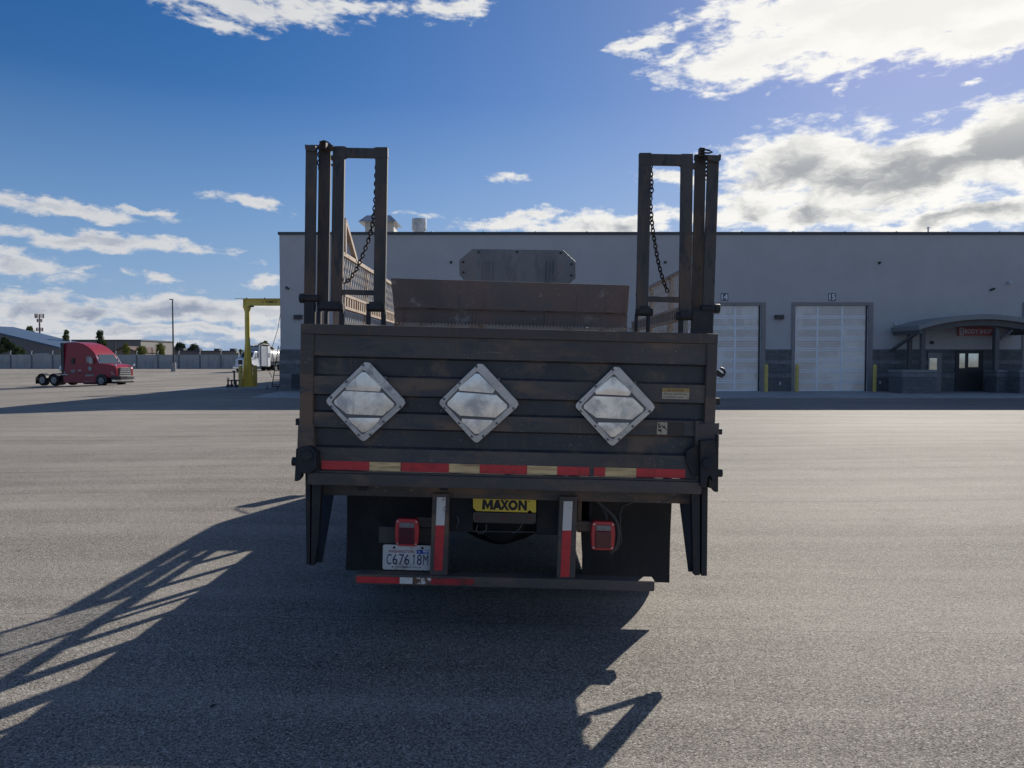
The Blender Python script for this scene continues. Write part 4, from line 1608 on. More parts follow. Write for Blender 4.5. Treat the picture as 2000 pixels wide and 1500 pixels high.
# stucco wall with door openings, light wells of the block base left out
m = MB()
xs_ = [XW0] + [q for d_ in doors for q in (d_[0] - 0.02, d_[1] + 0.02)] + [XW1]
for i in range(0, len(xs_), 2):
    m.box(xs_[i], xs_[i + 1], BY0, BY0 + 0.3, ZC, doors[0][2])
m.box(XW0, XW1, BY0, BY0 + 0.3, doors[0][2], ZR)
m.box(XW0, XW0 + 0.3, BY0 + 0.3, 80, 0, ZR)
m.box(XW1 - 0.3, XW1, BY0 + 0.3, 80, 0, ZR)
m.box(XW0 + 0.3, XW1 - 0.3, 79.7, 80, 0, ZR)
m.build('stucco_wall', M_STUC, bld)
m = MB()
bands = [(ZC - 0.0, 1.62, 0), (1.62, 1.42, 1), (1.42, 0.93, 0), (0.93, 0.73, 1), (0.73, 0.0, 0)]
for i in range(0, len(xs_), 2):
    for (zt_, zb_, k) in bands:
        m.box(xs_[i] - (0.05 if i == 0 else 0), xs_[i + 1], BY0 - (0.05 if k == 0 else 0.058), BY0 + 0.3, zb_, zt_, k)
for (zt_, zb_, k) in bands:
    m.box(XW0 - 0.05, XW0, BY0 + 0.3, 80, zb_, zt_, k)
for i in range(0, len(xs_), 2):
    m.prism([(BY0 - 0.055, ZC), (BY0 - 0.001, ZC), (BY0 - 0.001, ZC + 0.05)], 'x', xs_[i], xs_[i + 1], 1)
m.build('block_base', [M_CMU, M_CMUL], bld)
m = MB()
m.box(XW0 - 0.06, XW1, BY0 - 0.06, BY0 + 0.34, ZR - 0.08, ZR + 0.06)
m.box(XW0 - 0.06, XW0 + 0.34, BY0 + 0.34, 80, ZR - 0.08, ZR + 0.06)
cop = m.build('parapet_coping', M_COPE, bld)
m = MB()
x = W2(642, 452)[0]
while x < XW1 - 1:
    m.cyl((x, BY0 + 0.05, ZR + 0.06), (x, BY0 + 0.05, ZR + 0.10), 0.05, 0.035, n=8)
    x += 2.62
m.build_each('coping_clip', M_COPE, cop)
box('roof', mat('pale_roof_membrane', (0.35, 0.35, 0.35), 0.8), (XW0 + .35, XW1 - .35, BY0 + .35, 79.6, ZR - 0.8, ZR - 0.7), bld)

# bay doors
for k, (x0, x1, zt_) in enumerate(doors):
    m = MB()
    fw = 0.17
    # proud frame; butted pieces
    m.box(x0 - fw, x0, BY0 - 0.062, BY0 + 0.12, 0, zt_)
    m.box(x1, x1 + 0.22, BY0 - 0.062, BY0 + 0.12, 0, zt_)
    m.box(x0 - fw, x1 + 0.22, BY0 - 0.066, BY0 + 0.12, zt_, zt_ + 0.17)
    fr = m.build('door_frame', M_FRAMEB, bld, 0.006)
    dr = empty_d = None
    yd = BY0 + 0.10
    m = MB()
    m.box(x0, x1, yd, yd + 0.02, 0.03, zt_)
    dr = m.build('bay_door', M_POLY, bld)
    m = MB()
    hz = [P(1500, v, BY0).z for v in (619.5, 640.5, 661.5, 682.5, 703.5, 724.5, 745.5)]
    sx = [x0 + (x1 - x0) * f for f in (0.0, 0.315, 0.65, 1.0)]
    for z in hz:
        m.box(x0, x1, yd - 0.03, yd, z + 0.022, z + 0.078)
        m.box(x0, x1, yd - 0.03, yd, z - 0.082, z - 0.022)
    m.box(x0, x1, yd - 0.03, yd, 0.03, 0.10)
    for j, s_ in enumerate(sx):
        w_ = 0.045
        a = min(max(s_ - w_, x0), x1 - 2 * w_)
        m.box(a, a + 2 * w_, yd - 0.034, yd, 0.10, zt_)
    m.build('door_rails', M_DOORW, dr)
    m = MB()
    m.box(x1 - 0.115, x1 - 0.005, yd - 0.06, yd - 0.036, 0.0, zt_, 0)
    m.box(x1 - 0.03, x1 - 0.006, yd - 0.075, yd - 0.062, 0.0, zt_, 1)
    m.build('door_track', [M_FIX, M_DOORW], dr)
# bay numbers
M_NUMB = mat('number_backing', (0.10, 0.12, 0.14), 0.6, var=0.05)
for s_, uc in (('14', 1415), ('15', 1625)):
    x, z = W2(uc, 580)
    m = MB()
    m.box(x - 0.19, x + 0.19, BY0 - 0.02, BY0 - 0.002, z - 0.19, z + 0.19, 0)
    put_text(m, s_, x - 0.155, x + 0.165, z - 0.15, z + 0.15, BY0 - 0.023, 1, bold=0.045)
    tag(m.build('bay_number', [M_NUMB, M_WHITE], bld), 'bay number ' + s_)
# wall packs, small fixtures, outlets
for u, v, w_, h_ in ((583, 619.5, 0.40, 0.22), (1521, 619.5, 0.42, 0.22)):
    x, z = W2(u, v)
    m = MB()
    m.prism([(BY0 - 0.001, z - h_ / 2), (BY0 - 0.22, z - h_ / 2), (BY0 - 0.17, z + h_ / 2), (BY0 - 0.001, z + h_ / 2)], 'x', x - w_ / 2, x + w_ / 2)
    m.build('wall_light', mat('bronze_wall_light', (0.06, 0.05, 0.045), 0.5), bld, 0.01)
for u, v in ((881, 513), (1299, 513), (1717, 514)):
    x, z = W2(u, v)
    m = MB()
    m.cyl((x, BY0 - 0.12, z), (x, BY0 - 0.001, z), 0.045, 0.06, n=10)
    m.box(x - 0.06, x + 0.06, BY0 - 0.14, BY0 - 0.05, z + 0.02, z + 0.06)
    m.build('wall_bracket', M_FIX, bld)
x, z = W2(560, 563)
m = MB()
m.cyl((x, BY0 - 0.03, z + .03), (x, BY0 - 0.001, z + .03), 0.07, n=10)
m.cyl((x - .02, BY0 - 0.05, z + 0.02), (x + 0.16, BY0 - 0.22, z - 0.05), 0.045, n=10)
m.build('security_camera', M_FIX, bld)
for u, v in ((1522.5, 749), (1717.5, 747)):
    x, z = W2(u, v)
    m = MB()
    m.box(x - 0.045, x + 0.045, BY0 - 0.10, BY0 - 0.06, z - 0.08, z + 0.08)
    m.build('outlet_box', M_LITE, bld, 0.006)
x, z = W2(1935, 566)
m = MB(); m.cyl((x - .05, BY0 - .02, z - .03), (x + .12, BY0 - .16, z + .06), 0.05, n=10)
m.build('wall_bracket', M_FIX, bld)
x, z = W2(1970, 553)
m = MB(); m.lathe([(0.11, 0), (0.11, .06), (0.08, .11), (0.03, .14)], (x, BY0 - .14, z - .05), 'z', 14)
m.box(x - .03, x + .03, BY0 - .13, BY0 - .001, z + .05, z + .09)
m.build('dome_camera', M_LITE, bld)
# louvre near the left corner
x0, zt_ = W2(570, 730); x1, zb_ = W2(586, 759)
m = MB()
m.box(x0, x1, BY0 - 0.075, BY0 - 0.06, zb_, zt_, 0)
for i in range(9):
    z = zb_ + (zt_ - zb_) * (i + .3) / 9
    m.prism([(BY0 - 0.076, z + .05), (BY0 - 0.105, z), (BY0 - 0.076, z + .015)], 'x', x0 + .03, x1 - .03, 1)
m.build('louvre_vent', [M_FIX, M_COPE], bld)

# rooftop vents
YV = 46.0
def vx(u, v): return W2(u, v, YV)
x0, zt_ = vx(713, 430); x1, _ = vx(769, 430)
m = MB()
m.box(x0, x1, YV, YV + 1.4, ZR - 0.7, zt_)
for i, u in enumerate((733, 752)):
    xx = vx(u, 430)[0]
    m.box(xx, xx + .02, YV - .012, YV, ZR, zt_)
m.box(x0 - .01, x1 + .01, YV - 0.015, YV, zt_ - 0.38, zt_ - 0.33)
vent = m.build('box_vent', mat('beige_vent_sheet', (0.52, 0.49, 0.44), 0.5, var=0.12, vscale=1.2), bld)
c0, zc0 = vx(702, 420.5); c1, zc1 = vx(777, 430.5)
m = MB()
n_ = 0.45
zb_ = zt_ - 0.15
m.hexa([(c0, YV - .4, zb_ + .0), (c1, YV - .4, zb_), (c1, YV + 1.8, zb_), (c0, YV + 1.8, zb_),
        (c0 + n_, YV, zc0), (c1 - n_, YV, zc0), (c1 - n_, YV + 1.4, zc0), (c0 + n_, YV + 1.4, zc0)])
m.build('vent_hood', M_GALVR, vent)
x0, zt_ = vx(802, 424.5); x1, zb_ = vx(831, 446)
m = MB()
cx = (x0 + x1) / 2; rr = (x1 - x0) / 2
m.cyl((cx, YV + .6, ZR - .7), (cx, YV + .6, zb_), rr * .88, n=24)
m.cyl((cx, YV + .6, zb_), (cx, YV + .6, zt_), rr, n=24)
m.cyl((cx, YV + .6, zb_ + .03), (cx, YV + .6, zb_ + .07), rr * 1.02, n=24)
m.cyl((cx + .1, YV + .6, zt_), (cx + .1, YV + .6, zt_ + .06), .07, n=8)
m.build('round_vent', M_GALVR, bld, smooth_=True)
x0, zt_ = vx(1813, 443.5)
m = MB()
m.cyl((x0, YV, ZR - .7), (x0, YV, zt_ + .0), .05, n=10)
m.cyl((x0, YV, zt_ - .08), (x0, YV, zt_), .075, n=10)
m.build('vent_pipe', M_GALVR, bld)

# curved entrance canopy
YF = 35.3
def fx(u, v): return W2(u, v, YF)
cl, zl_ = fx(1794, 641)
cc_, ztop_ = fx(1925, 613.5)
cr = 2 * cc_ - cl
def arc(x0, x1, z0, z1, n=20):
    """circular arc through both ends with crown z1"""
    w = (x1 - x0) / 2; h = z1 - z0
    r = (w * w + h * h) / (2 * h)
    cx = (x0 + x1) / 2; cz = z1 - r
    a0 = math.asin(w / r)
    return [(cx + r * math.sin(-a0 + 2 * a0 * i / n), cz + r * math.cos(-a0 + 2 * a0 * i / n)) for i in range(n + 1)]
top = arc(cl, cr, zl_ + .12, ztop_)
bot = arc(cl + .02, cr - .02, zl_ - .08, ztop_ - .24)
m = MB()
for i in range(20):
    q = [top[i], top[i + 1], bot[i + 1], bot[i]]
    m.prism(q, 'y', YF, BY0 - 0.002)
can = m.build('entrance_canopy', M_CANO, bld)
m = MB()
# gable infill set back under the arch, and edge beams
inf = [(p[0], p[1] - .001) for p in bot] 
for i in range(20):
    a, b = bot[i], bot[i + 1]
    m.prism([(a[0], a[1] - .002), (b[0], b[1] - .002), (b[0], max(zl_ - .1, b[1] - .28)), (a[0], max(zl_ - .1, a[1] - .28))] if a[1] > zl_ - .02 and b[1] > zl_ - .02 else
            [(a[0], a[1] - .002), (b[0], b[1] - .002), (b[0], b[1] - .08), (a[0], a[1] - .08)], 'y', YF + .25, YF + .31)
m.box(cl + .1, cl + .26, YF + .1, BY0 - .06, zl_ - .26, zl_ - .09)
m.box(cr - .26, cr - .1, YF + .1, BY0 - .06, zl_ - .26, zl_ - .09)
m.build('canopy_beam', M_CANS, can)
xs_c = [fx(1811.5, 700)[0], fx(1957, 700)[0], cr - .45]
ys_c = YF + .35
zp = fx(1800, 724)[1]
for x in xs_c:
    m = MB(); m.box(x - .10, x + .10, ys_c, ys_c + .2, zp, zl_ - .02)
    m.build('canopy_post', M_CANS, can, 0.01)
for x in (W2(1776, 700, 37.4)[0], W2(1943, 700, 37.4)[0]):
    m = MB(); m.box(x - .09, x + .09, 37.3, 37.5, zp, 3.05)
    m.build('canopy_post', M_CANS, can, 0.01)
m = MB()
m.bar((cl + .18, ys_c + .1, zl_ - .2), (cl - .0, BY0 - .1, 2.1), .12, .12)
m.bar((xs_c[1] + .1, ys_c + .1, 2.55), (xs_c[1] + .75, ys_c + .1, 3.05), .1, .1, up=(0, 1, 0))
m.build('canopy_brace', M_CANS, can)
# low masonry piers
def pier(u0, u1, Y, dep, nm='masonry_pier'):
    x0, zt_ = W2(u0, 727, Y); x1, _ = W2(u1, 727, Y)
    m = MB()
    m.box(x0, x1, Y, Y + dep, 0.03, zt_ - .22, 0)
    m.box(x0 - .012, x1 + .012, Y - .012, Y + dep, zt_ - .22, zt_, 1)
    p = m.build(nm, [M_CMU, M_CMUL], bld)
    m = MB(); m.box(x0 - .05, x1 + .05, Y - .05, Y + dep + .03, zt_, zt_ + .11)
    m.build('pier_cap', M_CANO, p, 0.01)
pier(1763, 1830, 35.35, 1.3)
pier(1947, 1979, 36.2, 0.9)
pier(1992, 2080, 35.35, 1.3)
# BODY SHOP sign
ys_ = BY0 - 0.16
x0, zt_ = W2(1872.5, 639, ys_); x1, zb_ = W2(1940.5, 655.5, ys_)
m = MB()
m.box(x0, x1, ys_, ys_ + 0.12, zb_, zt_)
sg = m.build('shop_sign', M_SIGNR, bld, 0.006)
m = MB()
a, t_ = W2(1884.5, 643, ys_); b, b_ = W2(1937, 651.8, ys_)
put_text(m, 'BODY SHOP', a, b, b_, t_, ys_ - 0.004, 0, bold=0.03)
m.build('sign_lettering', M_WHITE, sg)
m = MB()
a, t_ = W2(1874, 640.5, ys_); b, b_ = W2(1882.8, 654.2, ys_)
m.prism([(a, t_), (b, t_), (b - .02, b_), (a + .02, b_)], 'y', ys_ - .006, ys_ - .001, 0)
m.prism([(a + .045, t_ - .05), (b - .045, t_ - .05), (b - .06, b_ + .05), (a + .06, b_ + .05)], 'y', ys_ - .009, ys_ - .0065, 1)
cx = (a + b) / 2; cz = (t_ + b_) / 2
m.cyl((cx, ys_ - .013, cz + .03), (cx, ys_ - .0095, cz + .03), .045, n=12, m=0)
m.cyl((cx, ys_ - .016, cz + .03), (cx, ys_ - .0135, cz + .03), .028, n=12, m=2)
m.box(cx - .02, cx + .02, ys_ - .012, ys_ - .0095, cz - .09, cz - .03, 0)
m.build('sign_emblem', [M_WHITE, mat('grey_emblem', (0.22, 0.20, 0.22), 0.5), M_SIGNR], sg)
# small sconce, dark round fitting, entrance doors
x, z = W2(1747.5, 632)
m = MB(); m.box(x - .06, x + .06, BY0 - .12, BY0 - .002, z - .09, z + .09)
m.build('wall_lamp', M_LITE, bld, 0.01)
x, z = W2(1819, 669)
m = MB(); m.cyl((x, BY0 - .1, z), (x, BY0 - .002, z), .09, n=14)
m.build('round_wall_fitting', M_FIX, bld)


def entry(name, u0, u1, vt, panes, lab):
    x0, zt_ = W2(u0, vt, BY0 - .06); x1, _ = W2(u1, vt, BY0 - .06)
    y = BY0 - .10
    m = MB()
    m.box(x0, x1, y, y + .035, .03, zt_)
    d_ = m.build(name, M_FRAMEB if name == 'side_door' else M_FIX, bld, 0.004)
    tag(d_, lab)
    for (a, b, c, d2) in panes:
        p0 = W2(a, b, y); p1 = W2(c, d2, y)
        m = MB(); m.box(p0[0], p1[0], y - .008, y - .003, p1[1], p0[1])
        m.build('pane', M_REFLG, d_)
    return d_


entry('side_door', 1812, 1839, 689, [(1815.5, 699.5, 1829.5, 724)], 'solid entrance door with one bright window')
entry('double_door', 1866, 1920, 684.5, [(1874, 690.5, 1884, 719), (1891.5, 690.5, 1910.5, 717)], 'dark double door with two reflecting panes')
m = MB()
x, zt_ = W2(1804.5, 691, BY0 - .1); _, zb_ = W2(1804.5, 723, BY0 - .1)
m.box(x - .02, x + .02, BY0 - .09, BY0 - .07, zb_, zt_)
m.build('narrow_sidelight', M_REFLG, bld)

# bollards by the doors and at the crane
M_BOL = mat('yellow_bollard_paint', (0.66, 0.50, 0.13), 0.5, var=0.1, vscale=4, c2=(0.46, 0.36, 0.12), scale=5, lo=0.5, hi=0.75)


def bollard(x, y, h, r, label, group, src=None):
    z = gh(x, y) + (0.03 if 31.7 < y < 38 else 0)
    m = MB()
    m.lathe([(r, 0.0), (r, h - 0.10), (r * .93, h - .03), (r * .6, h), (0.02, h + .005)], (0, 0, 0), 'z', 18)
    m.v = [p for p in m.v]
    o = m.build('bollard', M_BOL, smooth_=True)
    o.location = (x, y, z)
    tag(o, label, 'bollard', group)
    m = MB()
    m.lathe([(r + .004, h - .20), (r + .012, h - .19), (r + .012, h - .165), (r + .004, h - .155)], (0, 0, 0), 'z', 18)
    m.build('sleeve_band', M_BOL, o, smooth_=True)
    return o


for u, lb in ((1496, 'yellow bollard to the right of bay door 14, nearest the truck'),
              (1556, 'yellow bollard standing in front of the left edge of bay door 15'),
              (1708, 'yellow bollard to the right of bay door 15, beside the block wall')):
    p = P(u, 766, 37.25)
    bollard(p.x, 37.25, 1.37, .092, lb, 'yellow bollards along the building')

# ------------------------------------------------------------------ yellow crane
M_CRANE = mat('yellow_crane_paint', (0.86, 0.64, 0.12), 0.5, var=0.12, vscale=1.5, c2=(0.70, 0.55, 0.13), scale=2.0, lo=0.5, hi=0.75)
CYY = 47.5
cx = P(484.5, 752, CYY).x
gz = gh(cx, CYY)
crane = empty('jib_crane', (cx, CYY, gz), 'yellow freestanding jib crane with lettered beam beside the grey building', 'crane', world_coords=True)
zt_ = P(500, 597, CYY).z
ztt = P(500, 584, CYY).z
m = MB()
m.cyl((cx, CYY, gz), (cx, CYY, zt_), 0.165, 0.15, n=20)
m.build('mast', M_CRANE, crane, smooth_=True)
zg = P(500, 668, CYY).z
for k in range(8):
    a = math.pi / 4 * k + 0.2
    dx, dy = math.cos(a), math.sin(a)
    m = MB()
    t = Vector((-dy, dx, 0)) * 0.012
    p = [Vector((cx, CYY, 0)) + Vector((dx * r, dy * r, z)) for r, z in ((.12, gz), (.36, gz + .02), (.33, gz + .35), (.155, zg))]
    m.hexa([q - t for q in p] + [q + t for q in p])
    m.build('gusset', M_CRANE, crane)
m = MB()
m.cyl((cx, CYY, gz + .012), (cx, CYY, gz + .04), 0.42, n=24)
m.build('base_plate', M_CRANE, crane)
xb0 = P(476, 590, CYY).x
xb1 = -12.15
m = MB()
m.box(xb0, xb1, CYY - .12, CYY + .12, ztt - .03, ztt)
m.box(xb0, xb1, CYY - .12, CYY + .12, zt_ - .0, zt_ + .03)
m.box(xb0, xb1, CYY - .012, CYY + .012, zt_ + .03, ztt - .03)
m.box(xb0, xb0 + .02, CYY - .12, CYY + .12, zt_ + .03, ztt - .03)
beam = m.build('beam', M_CRANE, crane)
m = MB()
a, t_ = P(517, 587.2, CYY).x, P(517, 587.2, CYY).z
b, b_ = P(541.5, 587, CYY).x, P(541, 592.3, CYY).z
put_text(m, 'WEMCO', a, b, b_, t_, CYY - .0145, 0, bold=0.03, skew=.25)
m.cyl((a - .12, CYY - .0135, (t_ + b_) / 2), (a - .12, CYY - .0142, (t_ + b_) / 2), .05, n=10)
a = P(481.5, 590, CYY).x; b = P(485.5, 590, CYY).x
m.build('beam_lettering', M_BLK, beam)
m = MB()
for s_ in (-1, 1):
    m.prism([(cx + s_ * .14, zt_ - .002), (cx + s_ * .30, zt_ - .002), (cx + s_ * .14, zt_ - .42)], 'y', CYY - .015, CYY + .015)
m.box(cx - .2, cx + .2, CYY - .15, CYY + .15, zt_ - .05, zt_ - .003)
m.build('head_bracket', M_CRANE, crane)
m = MB()
m.cyl((xb0 - .55, CYY, ztt + .02), (xb1, CYY, ztt + .02), .018, n=6)
for u in (482, 517):
    x = P(u, 580, CYY).x
    m.box(x - .03, x + .03, CYY - .03, CYY + .03, ztt, ztt + .09)
m.build('power_track', M_FIX, crane)
m = MB()
x = P(492.5, 597, CYY).x
m.box(x - .09, x + .09, CYY - .1, CYY + .1, zt_ - .09, zt_ - .003)
m.build('end_stop', M_FIX, crane)
for u, Yb, lb in ((470, 47.0, 'yellow bollard to the left of the jib crane mast'), (498.5, 47.9, 'yellow bollard to the right of the jib crane mast')):
    p = P(u, 750, Yb)
    bollard(p.x, Yb, 1.36, .13, lb, 'yellow bollards guarding the crane')

# wheeled stand left of the crane
SY = 46.6
def sp(u, v, Y=SY): return P(u, v, Y)
x0 = sp(445, 750).x; gz = gh(sp(455, 750).x, SY)
stand = empty('wheeled_stand', (sp(455, 750).x, SY, gz), 'low dark wheeled stand with upright post left of the crane', 'stand', world_coords=True)
m = MB()
zb_ = gz + .42
m.box(sp(443.5, 742).x, sp(469, 742).x, SY - .03, SY + .03, zb_, zb_ + .06)
m.box(sp(443.5, 742).x, sp(469, 742).x, SY + .57, SY + .63, zb_, zb_ + .06)
m.box(sp(452, 742).x, sp(452, 742).x + .06, SY + .03, SY + .57, zb_, zb_ + .06)
m.build('frame', M_FIX, stand)
m = MB()
x = sp(456, 742).x
m.box(x - .04, x + .04, SY + .10, SY + .18, gz + .18, sp(456, 725).z)
m.box(x - .10, x + .05, SY + .09, SY + .19, sp(456, 726).z, sp(456, 724).z)
m.build('upright_post', M_FIX, stand)
m = MB()
x = sp(445.5, 742).x
m.box(x - .03, x + .03, SY - .03, SY + .03, zb_ + .06, zb_ + .17)
m.box(x - .10, x + .10, SY - .05, SY + .05, zb_ + .17, zb_ + .20)
m.build('jack_handle', M_FIX, stand)
for u in (445.5, 461):
    for dy in (0, .6):
        x = sp(u, 752).x
        m = MB()
        m.cyl((x, SY + dy - .035, gz + .11), (x, SY + dy + .035, gz + .11), .11, n=16)
        m.box(x - .035, x + .035, SY + dy - .05, SY + dy + .05, gz + .2, zb_)
        m.build('caster', M_FIX, stand)

# rolling warehouse ladder tucked behind the corner
LY = 41.2
lx = P(531, 759, LY).x
lad = empty('rolling_ladder', (lx + .4, LY, 0), 'dark rolling ladder with handrails behind the left corner of the building', 'ladder', world_coords=True)
gz = gh(lx, LY)
top_ = Vector((P(544, 683, LY + 1.3).x, LY + 1.3, P(544, 676, LY + 1.3).z))
bot_ = Vector((lx, LY, gz + .12))
wd = Vector((.66, 0, 0))
for s_ in (0, 1):
    m = MB()
    m.bar(bot_ + wd * s_, top_ + wd * s_, .03, .06, up=(0, 1, 0))
    m.build('stringer', M_FIX, lad)
for i in range(9):
    t = (i + .5) / 9
    p = bot_.lerp(top_, t)
    m = MB()
    m.box(p.x, p.x + .66, p.y - .02, p.y + .18, p.z - .012, p.z + .022)
    m.build('step', M_FIX, lad)
for s_ in (0, 1):
    m = MB()
    q = wd * s_
    pts = [bot_ + q + Vector((.02, 0, .55)), bot_ + q + Vector((-.14, -.02, .85)), bot_ + q + Vector((-.16, 0, 1.15)), bot_.lerp(top_, .42) + q + Vector((-.03, 0, .25)),
           bot_.lerp(top_, .62) + q + Vector((-.22, 0, .75)), top_ + q + Vector((-.02, 0, 1.0)), top_ + q + Vector((.12, .2, 2.2))]
    m.tube(pts, .017, 6)
    m.build('handrail', M_FIX, lad)
m = MB()
m.bar((lx, LY, gz + .12), (lx + .05, LY + 2.0, gz + .12), .05, .05)
m.bar((lx + .66, LY, gz + .12), (lx + .71, LY + 2.0, gz + .12), .05, .05)
m.bar((lx - .02, LY, gz + .14), (lx + .70, LY, gz + .14), .06, .08)
m.bar((lx + .05, LY + 2, gz + .12), top_ + Vector((.02, .3, 0)), .04, .04)
m.bar((lx + .71, LY + 2, gz + .12), top_ + wd + Vector((.02, .3, 0)), .04, .04)
m.build('base_frame', M_FIX, lad)
for dx, dy in ((-.25, -.1), (.35, -.1), (.05, 2.0), (.7, 2.0)):
    m = MB()
    m.cyl((lx + dx - .02, LY + dy, gz + .06), (lx + dx + .02, LY + dy, gz + .06), .06, n=12)
    if dy < 0: m.bar((lx + dx, LY + dy, gz + .08), (lx + dx + .02, LY + .02, gz + .2), .03, .03)
    m.build('caster', M_FIX, lad)

# ------------------------------------------------------------------ the red tractor
M_CABR = mat('dark_red_truck_paint', (0.27, 0.025, 0.04), 0.35, var=0.05, coat=0.15, spec=0.25)
M_CHR = mat('chrome', (0.75, 0.76, 0.78), 0.12, metal=1.0, var=0.05)
M_TYRE = mat('tyre_rubber', (0.016, 0.016, 0.018), 0.75, var=0.2)
M_RIM = mat('aluminium_rim', (0.22, 0.225, 0.23), 0.45, metal=0.5, var=0.1)
M_FAIR = mat('black_truck_plastic', (0.018, 0.019, 0.025), 0.5, var=0.1)
M_WSH = mat('windshield_glass', (0.10, 0.13, 0.15), 0.05, var=0.05, spec=0.9, metal=0.3)
RY = 69.5
pf = P(1845 / 8.696 + 60, 754, RY)
HEAD = R(-17)                                # heading: to the right, turned a little towards the camera
L_ = 9.55
# local x runs from the rear (0) to the front bumper
xr = P(74, 754, RY + .5).x
org = Vector((xr + .35, RY + 1.3, 0))
org.z = gh(org.x + 4, org.y)
tr = empty('semi_tractor', org, 'dark red sleeper cab tractor without trailer parked side on in the yard', 'truck', rz=HEAD)
# the side towards the camera is y = -1.25
k = 1 / 173.0


def lx_(px): return (px - 115) * k


def lz_(py): return (915 - py) / 181.0 + .04


hw = 1.22
side_profile = [(665, 205), (760, 195), (900, 190), (985, 200), (1080, 222), (1170, 262), (1260, 320), (1330, 385), (1375, 440), (1420, 545), (1590, 558), (1690, 590), (1720, 625),
                (1722, 760), (1700, 775), (1360, 775), (1358, 870), (700, 872), (690, 700), (668, 690)]
poly = [(lx_(a), lz_(b)) for a, b in side_profile]
# loft the cab: full width at the waist, narrower at the roof and the hood
def loft(mb, poly, hw, top_in, z0, z1, m=0, hood_x=None, hood_in=0.0):
    n = len(poly)
    vs = []
    for s_ in (-1, 1):
        for x, z in poly:
            t = min(1, max(0, (z - z0) / (z1 - z0)))
            w = hw - top_in * t * t
            if hood_x is not None and x > hood_x:
                w -= hood_in * min(1, (x - hood_x) / 1.4)
            vs.append((x, s_ * w, z))
    fs = [tuple(range(n)), tuple(range(n, 2 * n))[::-1]] + [(i, n + i, n + (i + 1) % n, (i + 1) % n) for i in range(n)]
    mb.merge(vs, fs, m)


m = MB()
loft(m, poly, hw, .18, 1.6, 4.0, hood_x=lx_(1420), hood_in=.22)
cab = m.build('cab', M_CABR, tr, 0.06, smooth_=True, segs=3)
m = MB()
m.prism([(lx_(655), lz_(205)), (lx_(722), lz_(200)), (lx_(722), lz_(700)), (lx_(668), lz_(710))], 'y', -hw + .03, -hw - .01)
m.prism([(lx_(655), lz_(205)), (lx_(722), lz_(200)), (lx_(722), lz_(700)), (lx_(668), lz_(710))], 'y', hw - .03, hw + .01)
m.build_each('side_fairing', M_FAIR, tr)


def on_side(name, pts, mt, out=.012, parent=None, s_=-1, w=hw, off=0.0):
    m = MB()
    q = []
    for a, b in pts:
        z = lz_(b)
        t = min(1, max(0, (z - 1.6) / 2.4))
        ww = w - .18 * t * t
        q.append((lx_(a), s_ * (ww + out), z))
    q2 = [(p[0], p[1] - s_ * .03, p[2]) for p in q]
    n = len(q)
    m.merge(q + q2, [tuple(range(n)), tuple(range(n, 2 * n))[::-1]] + [(i, n + i, n + (i + 1) % n, (i + 1) % n) for i in range(n)])
    return m.build(name, mt, parent or cab)


for s_ in (-1, 1):
    on_side('side_window', [(1172, 440), (1180, 430), (1270, 425), (1325, 530), (1290, 540), (1180, 528)], M_WSH, s_=s_)
    on_side('sleeper_window', [(868, 462), (930, 462), (930, 560), (868, 560)], M_FAIR, s_=s_)
    on_side('door_emblem', [(1245 + 36 * math.cos(t * .52), 628 + 38 * math.sin(t * .52)) for t in range(12)], mat('pale_green_decal', (0.25, 0.33, 0.33), 0.5), s_=s_)
    on_side('lettering_panel', [(862, 648), (952, 645), (948, 700), (858, 700)], mat('grey_decal', (0.26, 0.20, 0.22), 0.5), s_=s_)
    on_side('lettering_panel', [(1008, 652), (1068, 650), (1064, 670), (1004, 674)], mat('pale_decal', (0.55, 0.48, 0.46), 0.5), s_=s_)
    on_side('step_trim', [(1160, 725), (1320, 722), (1310, 750), (1142, 762)], M_RIM, s_=s_)
    on_side('step_trim', [(1125, 838), (1290, 834), (1290, 844), (1125, 850)], M_RIM, s_=s_)
    on_side('side_skirt', [(690, 700), (1360, 700), (1356, 705), (690, 712)], M_FAIR, s_=s_, out=.004)
    on_side('grab_rail', [(672, 722), (808, 722), (808, 736), (680, 738)], M_LITE, out=.05, s_=s_)
    on_side('marker_lamp', [(724, 690), (738, 682), (748, 692), (742, 706), (728, 706)], M_LITE, out=.03, s_=s_)
    on_side('headlight', [(1600, 680), (1650, 682), (1712, 735), (1640, 712), (1606, 700)], M_CLEAR, out=-.17, s_=s_)
# windshield, wrapped onto the sloping front
m = MB()
a = (lx_(1345), lz_(402)); b = (lx_(1424), lz_(548))
nx, nz = (b[1] - a[1]), -(b[0] - a[0])
ln_ = math.hypot(nx, nz); nx, nz = -nx / ln_ * .02, -nz / ln_ * .02
w0, w1 = hw - .34, hw - .12
ax, bx = a[0] + nx, b[0] + nx
ox, oz = -nx * 3.2, -nz * 3.2
if oz < 0: ox, oz = -ox, -oz
m.hexa([(a[0] + ox, -w0, a[1] + oz), (a[0] + ox, w0, a[1] + oz), (b[0] + ox, w1, b[1] + oz), (b[0] + ox, -w1, b[1] + oz),
        (a[0] - ox, -w0, a[1] - oz), (a[0] - ox, w0, a[1] - oz), (b[0] - ox, w1, b[1] - oz), (b[0] - ox, -w1, b[1] - oz)])
m.build('windshield', M_WSH, cab)
m = MB()
for s_ in (-1, 1):
    m.bar((lx_(1360), s_ * (hw - .05), lz_(415)), (lx_(1440), s_ * (hw - .02), lz_(545)), .05, .03)
m.build('windshield_pillar', M_CHR, cab)
m = MB()
gx = lx_(1722)
